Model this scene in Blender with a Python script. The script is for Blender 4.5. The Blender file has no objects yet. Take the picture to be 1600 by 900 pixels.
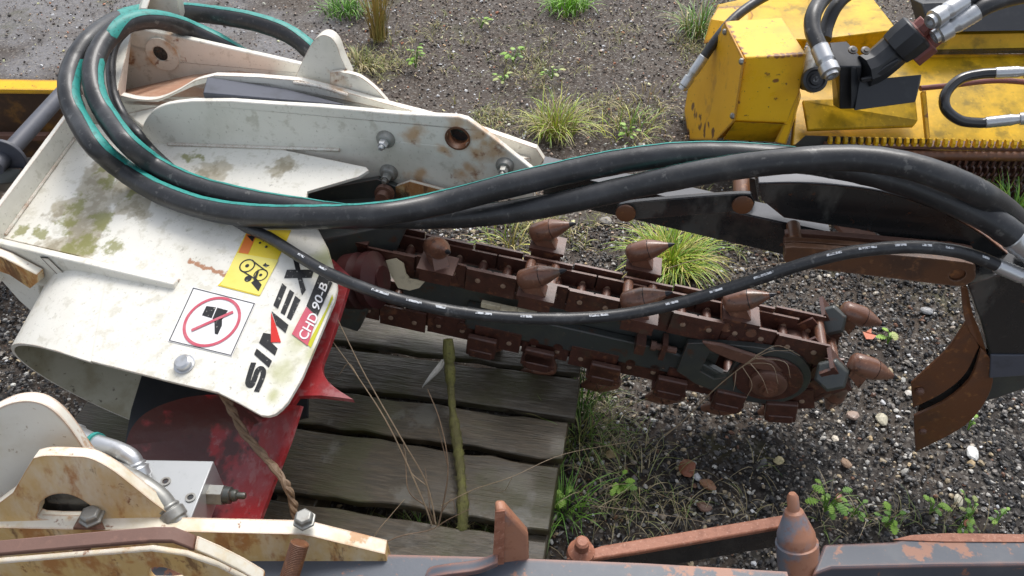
import bpy, bmesh, math, random
import numpy as np
from mathutils import Vector as V, Matrix
from mathutils.geometry import tessellate_polygon
random.seed(7); rng = np.random.default_rng(7)
S = bpy.context.scene
COL = S.collection
rad = math.radians

# ------------------------------------------------------------------ camera
CAM_H, PITCH, FPX = 1.6, rad(42), 1250.0
cd = bpy.data.cameras.new("camera"); cam = bpy.data.objects.new("camera", cd); COL.objects.link(cam)
cam.location = (0, 0, CAM_H); cam.rotation_euler = (rad(90) - PITCH, 0, 0)
cd.sensor_width = 36; cd.lens = 36 * FPX / 1600; cd.clip_end = 500; cd.clip_start = 0.02
S.camera = cam
# ------------------------------------------------------------------ sky, sun, exposure
SUN_EL, SUN_AZ = rad(58), rad(20)      # azimuth from +Y (away from the camera) towards +X
w = bpy.data.worlds.new("World"); S.world = w; w.use_nodes = True
nt = w.node_tree; bg = nt.nodes["Background"]
sky = nt.nodes.new("ShaderNodeTexSky"); sky.sky_type = 'NISHITA'; sky.sun_disc = False
sky.sun_elevation = SUN_EL; sky.sun_rotation = SUN_AZ; sky.dust_density = 3.0; sky.air_density = 1.0
hs = nt.nodes.new("ShaderNodeHueSaturation"); hs.inputs['Saturation'].default_value = 0.42
nt.links.new(sky.outputs[0], hs.inputs['Color']); nt.links.new(hs.outputs[0], bg.inputs[0])
bg.inputs[1].default_value = 0.15
sd = bpy.data.lights.new("sun", 'SUN'); sun = bpy.data.objects.new("sun", sd); COL.objects.link(sun)
sd.energy = 1.4; sd.angle = rad(22); sd.color = (1, 0.97, 0.93)
sdir = V((math.sin(SUN_AZ) * math.cos(SUN_EL), math.cos(SUN_AZ) * math.cos(SUN_EL), math.sin(SUN_EL)))
sun.rotation_euler = sdir.to_track_quat('Z', 'Y').to_euler(); sun.location = (0, 3, 6)
S.view_settings.view_transform = 'Standard'; S.view_settings.look = 'None'
S.view_settings.exposure = 0.62; S.view_settings.gamma = 1.0

# ------------------------------------------------------------------ measuring the photograph: a pixel's sight line met with a real plane
CP = V((0, 0, CAM_H)); RT = V((1, 0, 0))
FW = V((0, math.cos(PITCH), -math.sin(PITCH))); UPV = V((0, math.sin(PITCH), math.cos(PITCH)))
def ray(px, py): return FW + RT * ((px - 800) / FPX) - UPV * ((py - 450) / FPX)
def Z(px, py, z):
    d = ray(px, py); return CP + d * ((z - CAM_H) / d.z)
def Y(px, py, y):
    d = ray(px, py); return CP + d * (y / d.y)
def proj(p):
    v = p - CP; f = v.dot(FW); return (800 + FPX * v.dot(RT) / f, 450 - FPX * v.dot(UPV) / f)
class Pl:
    def __init__(s, o, n):
        s.o = V(o); s.n = V(n).normalized()
        if s.n.dot(CP - s.o) < 0: s.n = -s.n
    def at(s, px, py, off=0.0):
        d = ray(px, py); t = (s.o + s.n * off - CP).dot(s.n) / d.dot(s.n); return CP + d * t
    def pts(s, L, off=0.0): return [s.at(a, b, off) for a, b in L]
def vpl(p, yaw=-10):                    # vertical plane through p
    a = rad(yaw); return Pl(p, (-math.sin(a) * -1, -math.cos(a), 0) if False else (math.sin(a), -math.cos(a), 0))

# ------------------------------------------------------------------ mesh builder
def crv(P, n=8, closed=False):          # Catmull-Rom through points
    P = [V(p) for p in P]; out = []
    m = len(P); seg = m if closed else m - 1
    for i in range(seg):
        if closed: a, b, c, d = P[(i - 1) % m], P[i], P[(i + 1) % m], P[(i + 2) % m]
        else:
            b, c = P[i], P[i + 1]
            a = P[i - 1] if i else b * 2 - c
            d = P[i + 2] if i + 2 < m else c * 2 - b
        for k in range(n):
            t = k / n
            out.append(0.5 * ((2 * b) + (c - a) * t + (2 * a - 5 * b + 4 * c - d) * t * t + (3 * b - a - 3 * c + d) * t ** 3))
    if not closed: out.append(P[-1])
    return out
def c2(L, n=6, closed=False): return [(p.x, p.y) for p in crv([(a, b, 0) for a, b in L], n, closed)]
def arc2(cx, cy, rx, ry, a0, a1, n=10): return [(cx + rx * math.cos(rad(a0 + (a1 - a0) * k / n)), cy + ry * math.sin(rad(a0 + (a1 - a0) * k / n))) for k in range(n + 1)]
def basis(d):
    d = V(d).normalized(); a = V((0, 0, 1)) if abs(d.z) < 0.9 else V((1, 0, 0))
    x = d.cross(a).normalized(); return x, d.cross(x).normalized(), d
class MB:
    def __init__(s): s.v = []; s.f = []; s.m = []; s.cm = 0
    def mat(s, i): s.cm = i; return s
    def add(s, vs, fs):
        o = len(s.v); s.v += [V(p) for p in vs]
        for f in fs: s.f.append(tuple(i + o for i in f)); s.m.append(s.cm)
        return s
    def prism(s, pts, ext, holes=()):   # closed outline(s) extruded along the vector ext
        ext = V(ext); loops = [list(map(V, pts))] + [list(map(V, h)) for h in holes]
        flat = [p for L in loops for p in L]; n = len(flat)
        tri = tessellate_polygon(loops)
        fs = []
        for t in tri:
            fs.append(t); fs.append(tuple(i + n for i in reversed(t)))
        o = 0
        for L in loops:
            k = len(L)
            for i in range(k):
                j = (i + 1) % k; fs.append((o + i, o + j, n + o + j, n + o + i))
            o += k
        return s.add(flat + [p + ext for p in flat], fs)
    def box(s, c, ax, ay, az, sx, sy, sz):
        c = V(c); ax, ay, az = V(ax).normalized() * sx / 2, V(ay).normalized() * sy / 2, V(az).normalized() * sz / 2
        vs = [c + ax * i + ay * j + az * k for i in (-1, 1) for j in (-1, 1) for k in (-1, 1)]
        return s.add(vs, [(0, 1, 3, 2), (4, 6, 7, 5), (0, 4, 5, 1), (2, 3, 7, 6), (0, 2, 6, 4), (1, 5, 7, 3)])
    def lathe(s, o, d, prof, n=16, cap=True, x0=None):
        x, y, d = basis(d); o = V(o); vs = []; fs = []
        for h, r in prof:
            for k in range(n):
                a = 2 * math.pi * k / n; vs.append(o + d * h + (x * math.cos(a) + y * math.sin(a)) * r)
        for i in range(len(prof) - 1):
            for k in range(n):
                a, b = i * n + k, i * n + (k + 1) % n; fs.append((a, b, b + n, a + n))
        if cap: fs.append(tuple(reversed(range(n)))); fs.append(tuple(range((len(prof) - 1) * n, len(prof) * n)))
        return s.add(vs, fs)
    def tube(s, P, r, n=14, cap=True, a0=0, a1=2 * math.pi, ref=None, off=0.0):
        # sweep; with ref (one direction per point) angles are measured from ref, so a stripe can follow a chosen side
        m = len(P); T = [(P[min(i + 1, m - 1)] - P[max(i - 1, 0)]).normalized() for i in range(m)]
        x = basis(T[0])[0]; vs = []; full = abs(a1 - a0 - 2 * math.pi) < 1e-6
        k_n = n if full else n + 1
        for i in range(m):
            x = (ref[i] if ref else x); x = (x - T[i] * x.dot(T[i])).normalized(); y = T[i].cross(x)
            rr = (r[i] if hasattr(r, '__len__') else r) + off
            for k in range(k_n):
                a = a0 + (a1 - a0) * k / n; vs.append(P[i] + (x * math.cos(a) + y * math.sin(a)) * rr)
        fs = []
        for i in range(m - 1):
            for k in range(n):
                a, b = i * k_n + k, i * k_n + ((k + 1) % k_n); fs.append((a, b, b + k_n, a + k_n))
        if cap and full: fs.append(tuple(reversed(range(k_n)))); fs.append(tuple(range((m - 1) * k_n, m * k_n)))
        return s.add(vs, fs)
    def loft(s, rows, ext=None, t=0.006):  # grid of points -> sheet with thickness t along ext (vector)
        nr, nc = len(rows), len(rows[0]); vs = [p for r in rows for p in r]; fs = []
        for i in range(nr - 1):
            for j in range(nc - 1): a = i * nc + j; fs.append((a, a + 1, a + nc + 1, a + nc))
        if ext is not None:
            N = nr * nc; e = V(ext).normalized() * t; vs = vs + [p + e for p in vs]
            fs += [tuple(reversed([i + N for i in f])) for f in list(fs)]
            rim = [j for j in range(nc)] + [i * nc + nc - 1 for i in range(1, nr)] + [(nr - 1) * nc + j for j in range(nc - 2, -1, -1)] + [i * nc for i in range(nr - 2, 0, -1)]
            for a, b in zip(rim, rim[1:] + rim[:1]): fs.append((b, a, a + N, b + N))
        return s.add(vs, fs)
    def hull(s, pts):
        bm = bmesh.new()
        for p in pts: bm.verts.new(p)
        r = bmesh.ops.convex_hull(bm, input=bm.verts[:])
        bmesh.ops.delete(bm, geom=[g for g in r['geom_interior'] if isinstance(g, bmesh.types.BMVert)], context='VERTS')
        bmesh.ops.dissolve_limit(bm, angle_limit=rad(4), verts=bm.verts[:], edges=bm.edges[:])
        bm.verts.index_update(); vs = [v.co.copy() for v in bm.verts]; fs = [tuple(v.index for v in f.verts) for f in bm.faces]
        bm.free(); return s.add(vs, fs)
    def mesh(s, name, mats, o=V((0, 0, 0)), sharp=35):
        me = bpy.data.meshes.new(name)
        me.from_pydata([tuple(p - o) for p in s.v], [], s.f)
        for m_ in (mats if isinstance(mats, (list, tuple)) else [mats]): me.materials.append(m_)
        me.polygons.foreach_set('material_index', s.m); me.update()
        bm = bmesh.new(); bm.from_mesh(me); bmesh.ops.recalc_face_normals(bm, faces=bm.faces[:]); bm.to_mesh(me); bm.free()
        me.polygons.foreach_set('use_smooth', [True] * len(me.polygons))
        me.set_sharp_from_angle(angle=rad(sharp)); return me
    def obj(s, name, mats, parent=None, bev=0.0, sharp=35):
        o = ORG.get(parent, V((0, 0, 0))) if parent else V((0, 0, 0))
        if parent is None and s.v:
            o = V(((min(p.x for p in s.v) + max(p.x for p in s.v)) / 2, (min(p.y for p in s.v) + max(p.y for p in s.v)) / 2, min(p.z for p in s.v)))
        ob = bpy.data.objects.new(name, s.mesh(name, mats, o, sharp)); COL.objects.link(ob)
        if parent: ob.parent = parent; ORG[ob] = o
        else: ob.location = o; ORG[ob] = o
        if bev:
            b = ob.modifiers.new('bevel', 'BEVEL'); b.width = bev; b.segments = 2; b.limit_method = 'ANGLE'; b.angle_limit = rad(40)
        return ob
ORG = {}
def thing(name, loc, label, cat, group=None):
    o = bpy.data.objects.new(name, None); o.empty_display_size = 0.05; COL.objects.link(o); o.location = loc; ORG[o] = V(loc)
    return tag(o, label, cat, group)
def tag(o, label=None, cat=None, group=None, kind=None):
    for k, v in (('label', label), ('category', cat), ('group', group), ('kind', kind)):
        if v: o[k] = v
    return o

# ------------------------------------------------------------------ materials
def mat(name, base, rough=0.5, metal=0.0, layers=(), bump=(), coat=0.0, rnoise=0.0, attr=None, spec=0.5):
    m = bpy.data.materials.new(name); m.use_nodes = True; T = m.node_tree; N, L = T.nodes, T.links
    b = N['Principled BSDF']; geo = N.new('ShaderNodeNewGeometry'); pos = geo.outputs['Position']
    def val(x): return x
    def noise(scale, detail=4, stretch=None, rough=0.55):
        n = N.new('ShaderNodeTexNoise'); n.inputs['Scale'].default_value = scale; n.inputs['Detail'].default_value = detail; n.inputs['Roughness'].default_value = rough
        if stretch:
            mp = N.new('ShaderNodeMapping'); mp.inputs['Scale'].default_value = stretch[:3]
            if len(stretch) > 3: mp.vector_type = 'TEXTURE'; mp.inputs['Scale'].default_value = [1 / q for q in stretch[:3]]; mp.inputs['Rotation'].default_value = (0, 0, rad(-stretch[3]))
            L.new(pos, mp.inputs['Vector']); L.new(mp.outputs[0], n.inputs['Vector'])
        else: L.new(pos, n.inputs['Vector'])
        return n.outputs['Fac']
    def ramp(x, lo, hi):
        r = N.new('ShaderNodeMapRange'); r.interpolation_type = 'SMOOTHSTEP'; r.inputs['From Min'].default_value = lo; r.inputs['From Max'].default_value = hi
        L.new(x, r.inputs['Value']); return r.outputs[0]
    def mth(op, a, c=None):
        n = N.new('ShaderNodeMath'); n.operation = op
        for i, q in enumerate((a, c)):
            if q is None: continue
            if isinstance(q, (int, float)): n.inputs[i].default_value = q
            else: L.new(q, n.inputs[i])
        return n.outputs[0]
    if attr:
        at = N.new('ShaderNodeAttribute'); at.attribute_name = attr; col = at.outputs['Color']
    else:
        rgb = N.new('ShaderNodeRGB'); rgb.outputs[0].default_value = (*base, 1); col = rgb.outputs[0]
    rou = None
    for ly in layers:
        k = ly[0]
        if k == 'noise':
            _, sc, lo, hi, c, amt = ly[:6]; msk = ramp(noise(sc, 5, ly[6] if len(ly) > 6 else None, 0.62), lo, hi)
        elif k == 'vor':
            _, sc, lo, hi, c, amt = ly[:6]; n = N.new('ShaderNodeTexVoronoi'); n.inputs['Scale'].default_value = sc; L.new(pos, n.inputs['Vector'])
            sp = N.new('ShaderNodeSeparateColor'); L.new(n.outputs['Color'], sp.inputs[0]); msk = ramp(sp.outputs[0], lo, hi)
        elif k == 'blob':
            _, bl, c, amt, ns, na, lo, hi = ly; acc = None
            wn = N.new('ShaderNodeTexNoise'); wn.inputs['Scale'].default_value = ns * .55; wn.inputs['Detail'].default_value = 3; L.new(pos, wn.inputs['Vector'])
            w1 = N.new('ShaderNodeVectorMath'); w1.operation = 'MULTIPLY_ADD'; L.new(wn.outputs['Color'], w1.inputs[0]); rw = bl[0][1] * 2.2; w1.inputs[1].default_value = (rw,) * 3; w1.inputs[2].default_value = (-rw / 2,) * 3
            w2 = N.new('ShaderNodeVectorMath'); w2.operation = 'ADD'; L.new(pos, w2.inputs[0]); L.new(w1.outputs[0], w2.inputs[1])
            for p, r in bl:
                d = N.new('ShaderNodeVectorMath'); d.operation = 'DISTANCE'; L.new(w2.outputs[0], d.inputs[0]); d.inputs[1].default_value = p
                q = mth('MULTIPLY_ADD', d.outputs['Value'], -1.0 / r); q.node.inputs[2].default_value = 1.0
                acc = q if acc is None else mth('MAXIMUM', acc, q)
            nn = mth('MULTIPLY_ADD', noise(ns, 6, None, 0.65), na); nn.node.inputs[2].default_value = -na / 2
            msk = ramp(mth('ADD', acc, nn), lo, hi)
        elif k == 'edge':
            _, wd, ns, lo, hi, c, amt = ly
            bv = N.new('ShaderNodeBevel'); bv.samples = 4; bv.inputs['Radius'].default_value = wd
            dt = N.new('ShaderNodeVectorMath'); dt.operation = 'DOT_PRODUCT'; L.new(bv.outputs[0], dt.inputs[0]); L.new(geo.outputs['True Normal'], dt.inputs[1])
            e = mth('SUBTRACT', 1.0, dt.outputs['Value']); e = mth('MULTIPLY', e, 3.0); e = mth('MINIMUM', e, 0.6)
            msk = ramp(mth('ADD', e, noise(ns, 5, None, 0.65)), lo, hi)
        elif k == 'side':      # rust that runs down upright faces
            _, ns, lo, hi, c, amt = ly; sp = N.new('ShaderNodeSeparateXYZ'); L.new(geo.outputs['Normal'], sp.inputs[0])
            e = mth('SUBTRACT', 1.0, mth('ABSOLUTE', sp.outputs[2])); msk = ramp(mth('ADD', mth('MULTIPLY', e, .5), noise(ns, 5, (1, 1, .35), .65)), lo, hi)
        elif k == 'up':        # lightens faces that look up: light from above put into the colour
            _, lo, hi, c, amt = ly; sp = N.new('ShaderNodeSeparateXYZ'); L.new(geo.outputs['Normal'], sp.inputs[0]); msk = ramp(sp.outputs[2], lo, hi)
        msk = mth('MULTIPLY', msk, amt)
        mx = N.new('ShaderNodeMix'); mx.data_type = 'RGBA'; L.new(msk, mx.inputs[0]); L.new(col, mx.inputs[6]); mx.inputs[7].default_value = (*c, 1); col = mx.outputs[2]
    L.new(col, b.inputs['Base Color']); b.inputs['Roughness'].default_value = rough; b.inputs['Metallic'].default_value = metal
    b.inputs['Specular IOR Level'].default_value = spec
    if rnoise:
        r = noise(18, 5); q = mth('MULTIPLY_ADD', ramp(r, 0.3, 0.7), rnoise); q.node.inputs[2].default_value = rough - rnoise / 2; L.new(q, b.inputs['Roughness'])
    if coat: b.inputs['Coat Weight'].default_value = coat; b.inputs['Coat Roughness'].default_value = 0.12
    nrm = None
    for bp in bump:
        sc, st, di = bp[:3]; bn = N.new('ShaderNodeBump'); bn.inputs['Strength'].default_value = st; bn.inputs['Distance'].default_value = di
        L.new(noise(sc, 6, bp[3] if len(bp) > 3 else None, 0.6), bn.inputs['Height'])
        if nrm: L.new(nrm, bn.inputs['Normal'])
        nrm = bn.outputs[0]
    if nrm: L.new(nrm, b.inputs['Normal'])
    return m
# ------------------------------------------------------------------ frames of the trencher
YAW = -10
EX = V((math.cos(rad(YAW)), math.sin(rad(YAW)), 0)); EY = V((-EX.y, EX.x, 0)); EZ = V((0, 0, 1))
PA = Pl(Y(620, 180, 1.50), (math.sin(rad(YAW)), -math.cos(rad(YAW)), 0))          # front side plate
def back(d): return Pl(PA.o + EY * d, PA.n)
hu = RT * 100 - UPV * 25 - FW * 31; hv = RT * -38 - UPV * 85 - FW * 54
PH = Pl(PA.at(400, 230), hu.cross(hv)); HU, HV = hu.normalized(), hv.normalized()   # hood sheet
SP = lambda px, py, pl=PH: tuple(pl.at(px, py))
def under(d): return Pl(PH.o - PH.n * d, PH.n)

# ------------------------------------------------------------------ material set
RUST = (0.22, 0.075, 0.025); DRUST = (0.09, 0.035, 0.018)
moss_b = [(SP(172, 285), .035), (SP(118, 320), .045), (SP(108, 350), .045), (SP(160, 345), .04), (SP(130, 385), .06), (SP(158, 262), .03), (SP(40, 360), .03), (SP(60, 365), .025), (SP(175, 385), .035), (SP(205, 300), .03), (SP(100, 395), .04), (SP(300, 243), .025), (SP(310, 250), .02)]
mud_b = [(SP(152, 290), .06), (SP(145, 315), .07), (SP(138, 340), .075), (SP(130, 365), .07), (SP(160, 265), .05), (SP(195, 298), .055), (SP(115, 385), .05), (SP(210, 325), .05), (SP(95, 330), .05), (SP(80, 385), .045), (SP(440, 262), .05), (SP(330, 268), .05)]
green_b = [(SP(450, 540), .05), (SP(470, 560), .04), (SP(430, 620), .03), (SP(480, 500), .045), (SP(445, 575), .05), (SP(500, 400), .05), (SP(440, 345), .05)]
rusty_b = [(SP(x, 408 + (x - 297) * .42), .010) for x in range(297, 362, 6)] + [(SP(x, 408 + (x - 297) * .42), .009) for x in range(300, 362, 6)]
rustA = [(tuple(back(.36).at(x, y)), r) for x, y, r in ((200, 90, .055), (206, 102, .05), (262, 66, .04), (280, 75, .04), (245, 98, .035))] + [(tuple(back(.10).at(x, y)), r) for x, y, r in ((528, 124, .045), (540, 128, .04), (205, 180, .03))] + [(tuple(PA.at(x, y)), r) for x, y, r in ((655, 215, .045), (750, 235, .07), (715, 190, .05), (740, 205, .06), (770, 235, .07), (640, 183, .03), (740, 265, .06), (700, 235, .04), (660, 290, .05), (720, 280, .05), (630, 290, .04), (770, 200, .04))]
PAINT = (0.77, 0.745, 0.665)
M = {}
M['white'] = mat('white_paint', PAINT, 0.42, layers=[
    ('noise', 5, .45, .75, (.50, .48, .39), .6), ('noise', 28, .56, .70, (.42, .39, .30), .5), ('noise', 130, .60, .70, (.30, .27, .2), .5),
    ('blob', rustA, (.50, .27, .10), .75, 22, 1.3, .25, .9), ('blob', rustA, RUST, .8, 40, 1.9, .75, 1.1),
    ('edge', .006, 26, .93, 1.05, (.34, .15, .06), .85)], bump=[(60, .12, .002), (240, .06, .001)], rnoise=.2)
M['hood'] = mat('hood_paint', PAINT, 0.4, layers=[
    ('noise', 7, .48, .8, (.52, .50, .42), .55), ('noise', 36, .52, .66, (.50, .47, .36), .5), ('noise', 150, .60, .68, (.36, .34, .28), .45), ('noise', 85, .67, .72, (.14, .12, .08), .5), ('noise', 3, .5, .72, (.56, .53, .45), .5),
    ('blob', mud_b, (.40, .35, .24), .75, 26, .9, .18, .42), ('blob', mud_b, (.24, .20, .12), .6, 60, 1.6, .3, .8), ('blob', moss_b, (.21, .21, .04), .8, 44, 1.9, .25, .7),
    ('blob', green_b, (.40, .41, .15), .7, 12, 1.3, .1, .9), ('blob', rusty_b, (.36, .15, .06), .9, 90, 1.2, .3, .6),
    ('edge', .005, 30, .97, 1.1, (.34, .18, .08), .8)], bump=[(50, .15, .002), (200, .12, .001)], rnoise=.2)
M['lug_white'] = mat('lug_white_paint', PAINT, .45, layers=[('noise', 6, .45, .7, (.56, .50, .38), .6), ('noise', 11, .62, .68, (.45, .22, .07), .8, (2.5, 1, .5)), ('edge', .009, 16, .72, .9, (.42, .19, .06), .9), ('noise', 90, .64, .70, (.30, .2, .1), .6)], bump=[(50, .2, .002)])
M['rusty_white'] = mat('rusted_white_paint', (.74, .70, .60), 0.5, layers=[
    ('noise', 9, .42, .7, (.50, .42, .24), .7), ('side', 9, .66, 1.0, (.58, .36, .11), .9), ('side', 26, .90, 1.06, (.38, .15, .04), .85), ('noise', 60, .5, .7, (.66, .52, .30), .45), ('noise', 14, .60, .68, (.45, .21, .06), .8), ('side', 34, 1.0, 1.12, (.12, .05, .025), .8), ('noise', 40, .62, .70, RUST, .85),
    ('edge', .007, 22, .82, .96, (.42, .18, .06), .9)], bump=[(40, .2, .002), (150, .15, .001)])
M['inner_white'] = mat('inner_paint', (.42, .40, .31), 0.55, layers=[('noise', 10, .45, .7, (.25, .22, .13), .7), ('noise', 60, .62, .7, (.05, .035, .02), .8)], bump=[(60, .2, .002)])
M['orange_floor'] = mat('salmon_primer', (.44, .235, .15), 0.45, layers=[('noise', 14, .45, .65, (.60, .40, .28), .7), ('noise', 40, .6, .7, RUST, .6)], bump=[(60, .2, .002)], coat=.3)
M['chain'] = mat('rusted_chain_steel', (.085, .032, .022), 0.40, layers=[('noise', 30, .4, .7, (.04, .017, .013), .8), ('noise', 90, .55, .7, (.20, .075, .035), .65), ('noise', 20, .60, .67, (.24, .10, .05), .6), ('up', .5, 1.0, (.18, .10, .078), .5), ('noise', 13, .58, .68, (.07, .055, .04), .6)], bump=[(120, .35, .0015)], coat=.25)  # up layer: sky light on the chain's top faces, put into the colour
M['pick'] = mat('rusted_pick_steel', (.18, .08, .048), 0.36, layers=[('noise', 16, .54, .66, (.10, .085, .065), .7), ('noise', 45, .58, .66, (.05, .025, .018), .85), ('noise', 60, .62, .67, (.34, .19, .11), .7), ('noise', 22, .4, .7, (.12, .05, .03), .7), ('noise', 110, .55, .7, (.30, .15, .09), .6)], bump=[(140, .3, .001)], coat=.3)
M['rivet'] = mat('worn_rivet', (.40, .28, .2), 0.4, .3, layers=[('noise', 120, .5, .7, RUST, .6)])
M['tip'] = mat('carbide_tip', (.035, .035, .04), 0.35, .5)
M['rust'] = mat('orange_rust', (.14, .052, .019), 0.5, layers=[('noise', 7, .5, .68, (.06, .03, .02), .75), ('noise', 14, .4, .7, (.11, .045, .022), .75), ('noise', 60, .55, .7, (.36, .15, .045), .5)], bump=[(90, .3, .002), (300, .2, .001)], coat=.15)
M['rust_flat'] = mat('brown_rust', (.15, .07, .045), 0.5, layers=[('noise', 20, .4, .7, (.10, .045, .03), .7), ('noise', 70, .55, .7, (.28, .14, .09), .5), ('up', .7, 1, (.26, .16, .13), .5)], bump=[(110, .3, .0015)], coat=.2)
M['pink_rust'] = mat('surface_rust', (.36, .15, .09), 0.6, layers=[('noise', 60, .45, .65, (.24, .09, .05), .7), ('noise', 170, .55, .65, (.50, .27, .19), .6)], bump=[(200, .4, .0015)])
M['black'] = mat('black_paint', (.018, .019, .020), 0.22, layers=[('noise', 7, .52, .60, (.075, .075, .07), .8, (1, 1, .5)), ('noise', 12, .55, .72, (.07, .06, .05), .6), ('noise', 50, .63, .70, DRUST, .8), ('edge', .005, 26, 1.0, 1.15, (.16, .07, .04), .8)], bump=[(60, .15, .001)], rnoise=.2, coat=.3)  # first grey noise puts wet reflections into the colour
M['bar'] = mat('boom_paint', (.05, .055, .052), 0.4, layers=[('noise', 10, .45, .7, (.075, .08, .06), .7), ('noise', 24, .58, .70, DRUST, .8), ('noise', 70, .64, .7, (.14, .12, .08), .6), ('edge', .006, 24, .92, 1.1, (.13, .055, .03), .85)], bump=[(60, .2, .0015)], coat=.2)
M['dark_panel'] = mat('slate_panel', (.075, .08, .10), 0.5, layers=[('noise', 25, .5, .75, (.045, .047, .055), .7)], bump=[(120, .1, .001)])
M['blue_grey'] = mat('blue_grey_paint', (.070, .082, .104), 0.46, layers=[('noise', 10, .5, .72, (.11, .12, .135), .7), ('noise', 14, .57, .62, (.34, .15, .085), .9), ('edge', .014, 22, .76, .90, (.36, .15, .085), .95), ('noise', 160, .64, .7, (.25, .12, .08), .6)], bump=[(60, .2, .0015), (220, .15, .001)])
M['rubber'] = mat('black_rubber', (.018, .019, .021), 0.44, layers=[('noise', 16, .45, .75, (.05, .051, .055), .7), ('noise', 90, .56, .70, (.095, .095, .092), .45), ('noise', 34, .62, .67, (.15, .148, .14), .5), ('noise', 7, .56, .70, (.075, .072, .066), .5)], bump=[(300, .3, .0008), (30, .2, .002)], coat=.14)
M['rubber_gloss'] = mat('glossy_rubber', (.02, .021, .023), 0.25, bump=[(60, .08, .001)], coat=.4)
M['teal'] = mat('teal_stripe', (.025, .27, .235), 0.5, layers=[('noise', 60, .5, .68, (.012, .13, .115), .8), ('noise', 200, .58, .68, (.03, .05, .05), .8)], bump=[(300, .1, .0006)])
M['print'] = mat('white_print', (.62, .64, .66), 0.5, layers=[('noise', 220, .48, .58, (.05, .05, .055), .9)])
M['zinc'] = mat('zinc_plating', (.56, .57, .58), 0.32, .75, layers=[('noise', 40, .5, .75, (.36, .35, .32), .6), ('noise', 90, .66, .72, (.25, .13, .07), .5)], bump=[(90, .1, .0008)])
M['dull_steel'] = mat('dull_steel', (.30, .30, .28), 0.45, .6, layers=[('noise', 40, .45, .7, (.16, .13, .1), .7)], bump=[(120, .2, .001)])
M['alu'] = mat('aluminium_block', (.40, .41, .41), 0.42, .55, layers=[('noise', 30, .5, .75, (.36, .37, .37), .6), ('noise', 120, .66, .72, (.2, .2, .19), .5)], bump=[(200, .06, .0006)])
M['red'] = mat('red_paint', (.34, .020, .024), 0.45, layers=[('blob', [(SP(380, 740, under(.10)), .10), (SP(440, 670, under(.09)), .07), (SP(545, 480, under(.05)), .06)], (.36, .085, .095), .75, 24, 1.3, .1, .8), ('noise', 9, .42, .66, (.25, .055, .06), .8), ('noise', 40, .50, .64, (.38, .16, .16), .65), ('noise', 70, .62, .7, (.07, .02, .02), .7), ('blob', [(SP(250, 700, under(.12)), .16), (SP(300, 660, under(.11)), .13), (SP(220, 740, under(.12)), .12), (SP(360, 640, under(.10)), .07)], (.058, .020, .017), .92, 26, 1.1, -.05, .3)], bump=[(50, .3, .003), (140, .2, .002)], coat=.05)  # maroon blob: worn paint, with shade under the hood put into its colour
M['dark_red'] = mat('dirty_dark_red', (.042, .009, .009), .45, layers=[('noise', 30, .5, .7, (.03, .015, .012), .8)], bump=[(60, .3, .002)])
M['maroon'] = mat('worn_auger_face', (.12, .035, .032), 0.45, layers=[('noise', 12, .4, .7, (.20, .07, .07), .7), ('noise', 30, .55, .7, (.06, .03, .025), .7)], bump=[(60, .2, .002)])
M['yellow'] = mat('yellow_paint', (.90, .52, .012), 0.36, layers=[('noise', 6, .42, .75, (.70, .34, .012), .7), ('noise', 30, .60, .72, (.35, .21, .02), .5), ('noise', 38, .64, .70, (.17, .06, .03), .9), ('noise', 70, .66, .70, (.06, .03, .02), .9), ('blob', [(tuple(Y(a, b, c)), r) for a, b, c, r in [(1164 + 96 * t, 90 - 5 * t, 2.29, .016) for t in (0, .1, .2, .3, .4, .5, .6, .7, .8, .9, 1)] + [(1132 + 32 * t, 33 + 57 * t, 2.55 - .25 * t, .018) for t in (0, .15, .3, .45, .6, .75, .9)] + [(1164 - 16 * t, 90 + 98 * t, 2.295 - .03 * t, .009) for t in (.1, .25, .4, .55, .7, .85)] + [(1215, 120, 2.27, .012), (1213, 128, 2.27, .010)]], (.17, .06, .03), .9, 40, 1.5, .25, .6), ('edge', .018, 18, .80, .92, (.22, .085, .04), .9)], bump=[(60, .15, .0015)], coat=.1, rnoise=.2)
M['yellow_mossy'] = mat('yellow_paint_with_algae', (.78, .46, .012), 0.42, layers=[('noise', 5, .38, .62, (.40, .25, .009), .8), ('noise', 14, .50, .68, (.15, .11, .01), .65), ('noise', 60, .58, .70, (.82, .52, .03), .5), ('noise', 40, .66, .72, (.12, .05, .03), .8), ('edge', .006, 26, .98, 1.1, (.24, .10, .04), .8)], bump=[(40, .25, .002), (120, .15, .001)], spec=.3)
M['yellow_worn'] = mat('yellow_paint_flaking', (.78, .43, .018), 0.4, layers=[('noise', 6, .42, .75, (.70, .34, .012), .7), ('noise', 11, .56, .66, (.50, .24, .03), .7), ('noise', 26, .60, .64, (.17, .065, .03), .95, (3, 3, .8)), ('blob', [(tuple(Y(x, y, 2.42)), r) for x, y, r in ((1092, 165, .08), (1088, 185, .09), (1100, 200, .09), (1110, 170, .06), (1080, 200, .08), (1120, 205, .06))], (.15, .06, .03), .95, 26, 2.2, .62, .8), ('edge', .008, 26, .90, 1.02, (.22, .085, .04), .9)], bump=[(60, .2, .0015)])
M['black_plastic'] = mat('black_plastic', (.022, .024, .028), 0.38, layers=[('noise', 30, .5, .75, (.045, .047, .05), .6)], bump=[(200, .1, .0006)])
M['st_white'] = mat('sticker_white', (.80, .79, .78), 0.4, layers=[('noise', 30, .5, .75, (.68, .66, .62), .5), ('noise', 90, .66, .72, (.45, .42, .32), .4)])
M['st_red'] = mat('sticker_red', (.55, .09, .13), 0.4, layers=[('noise', 40, .5, .7, (.62, .22, .25), .5)])
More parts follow.
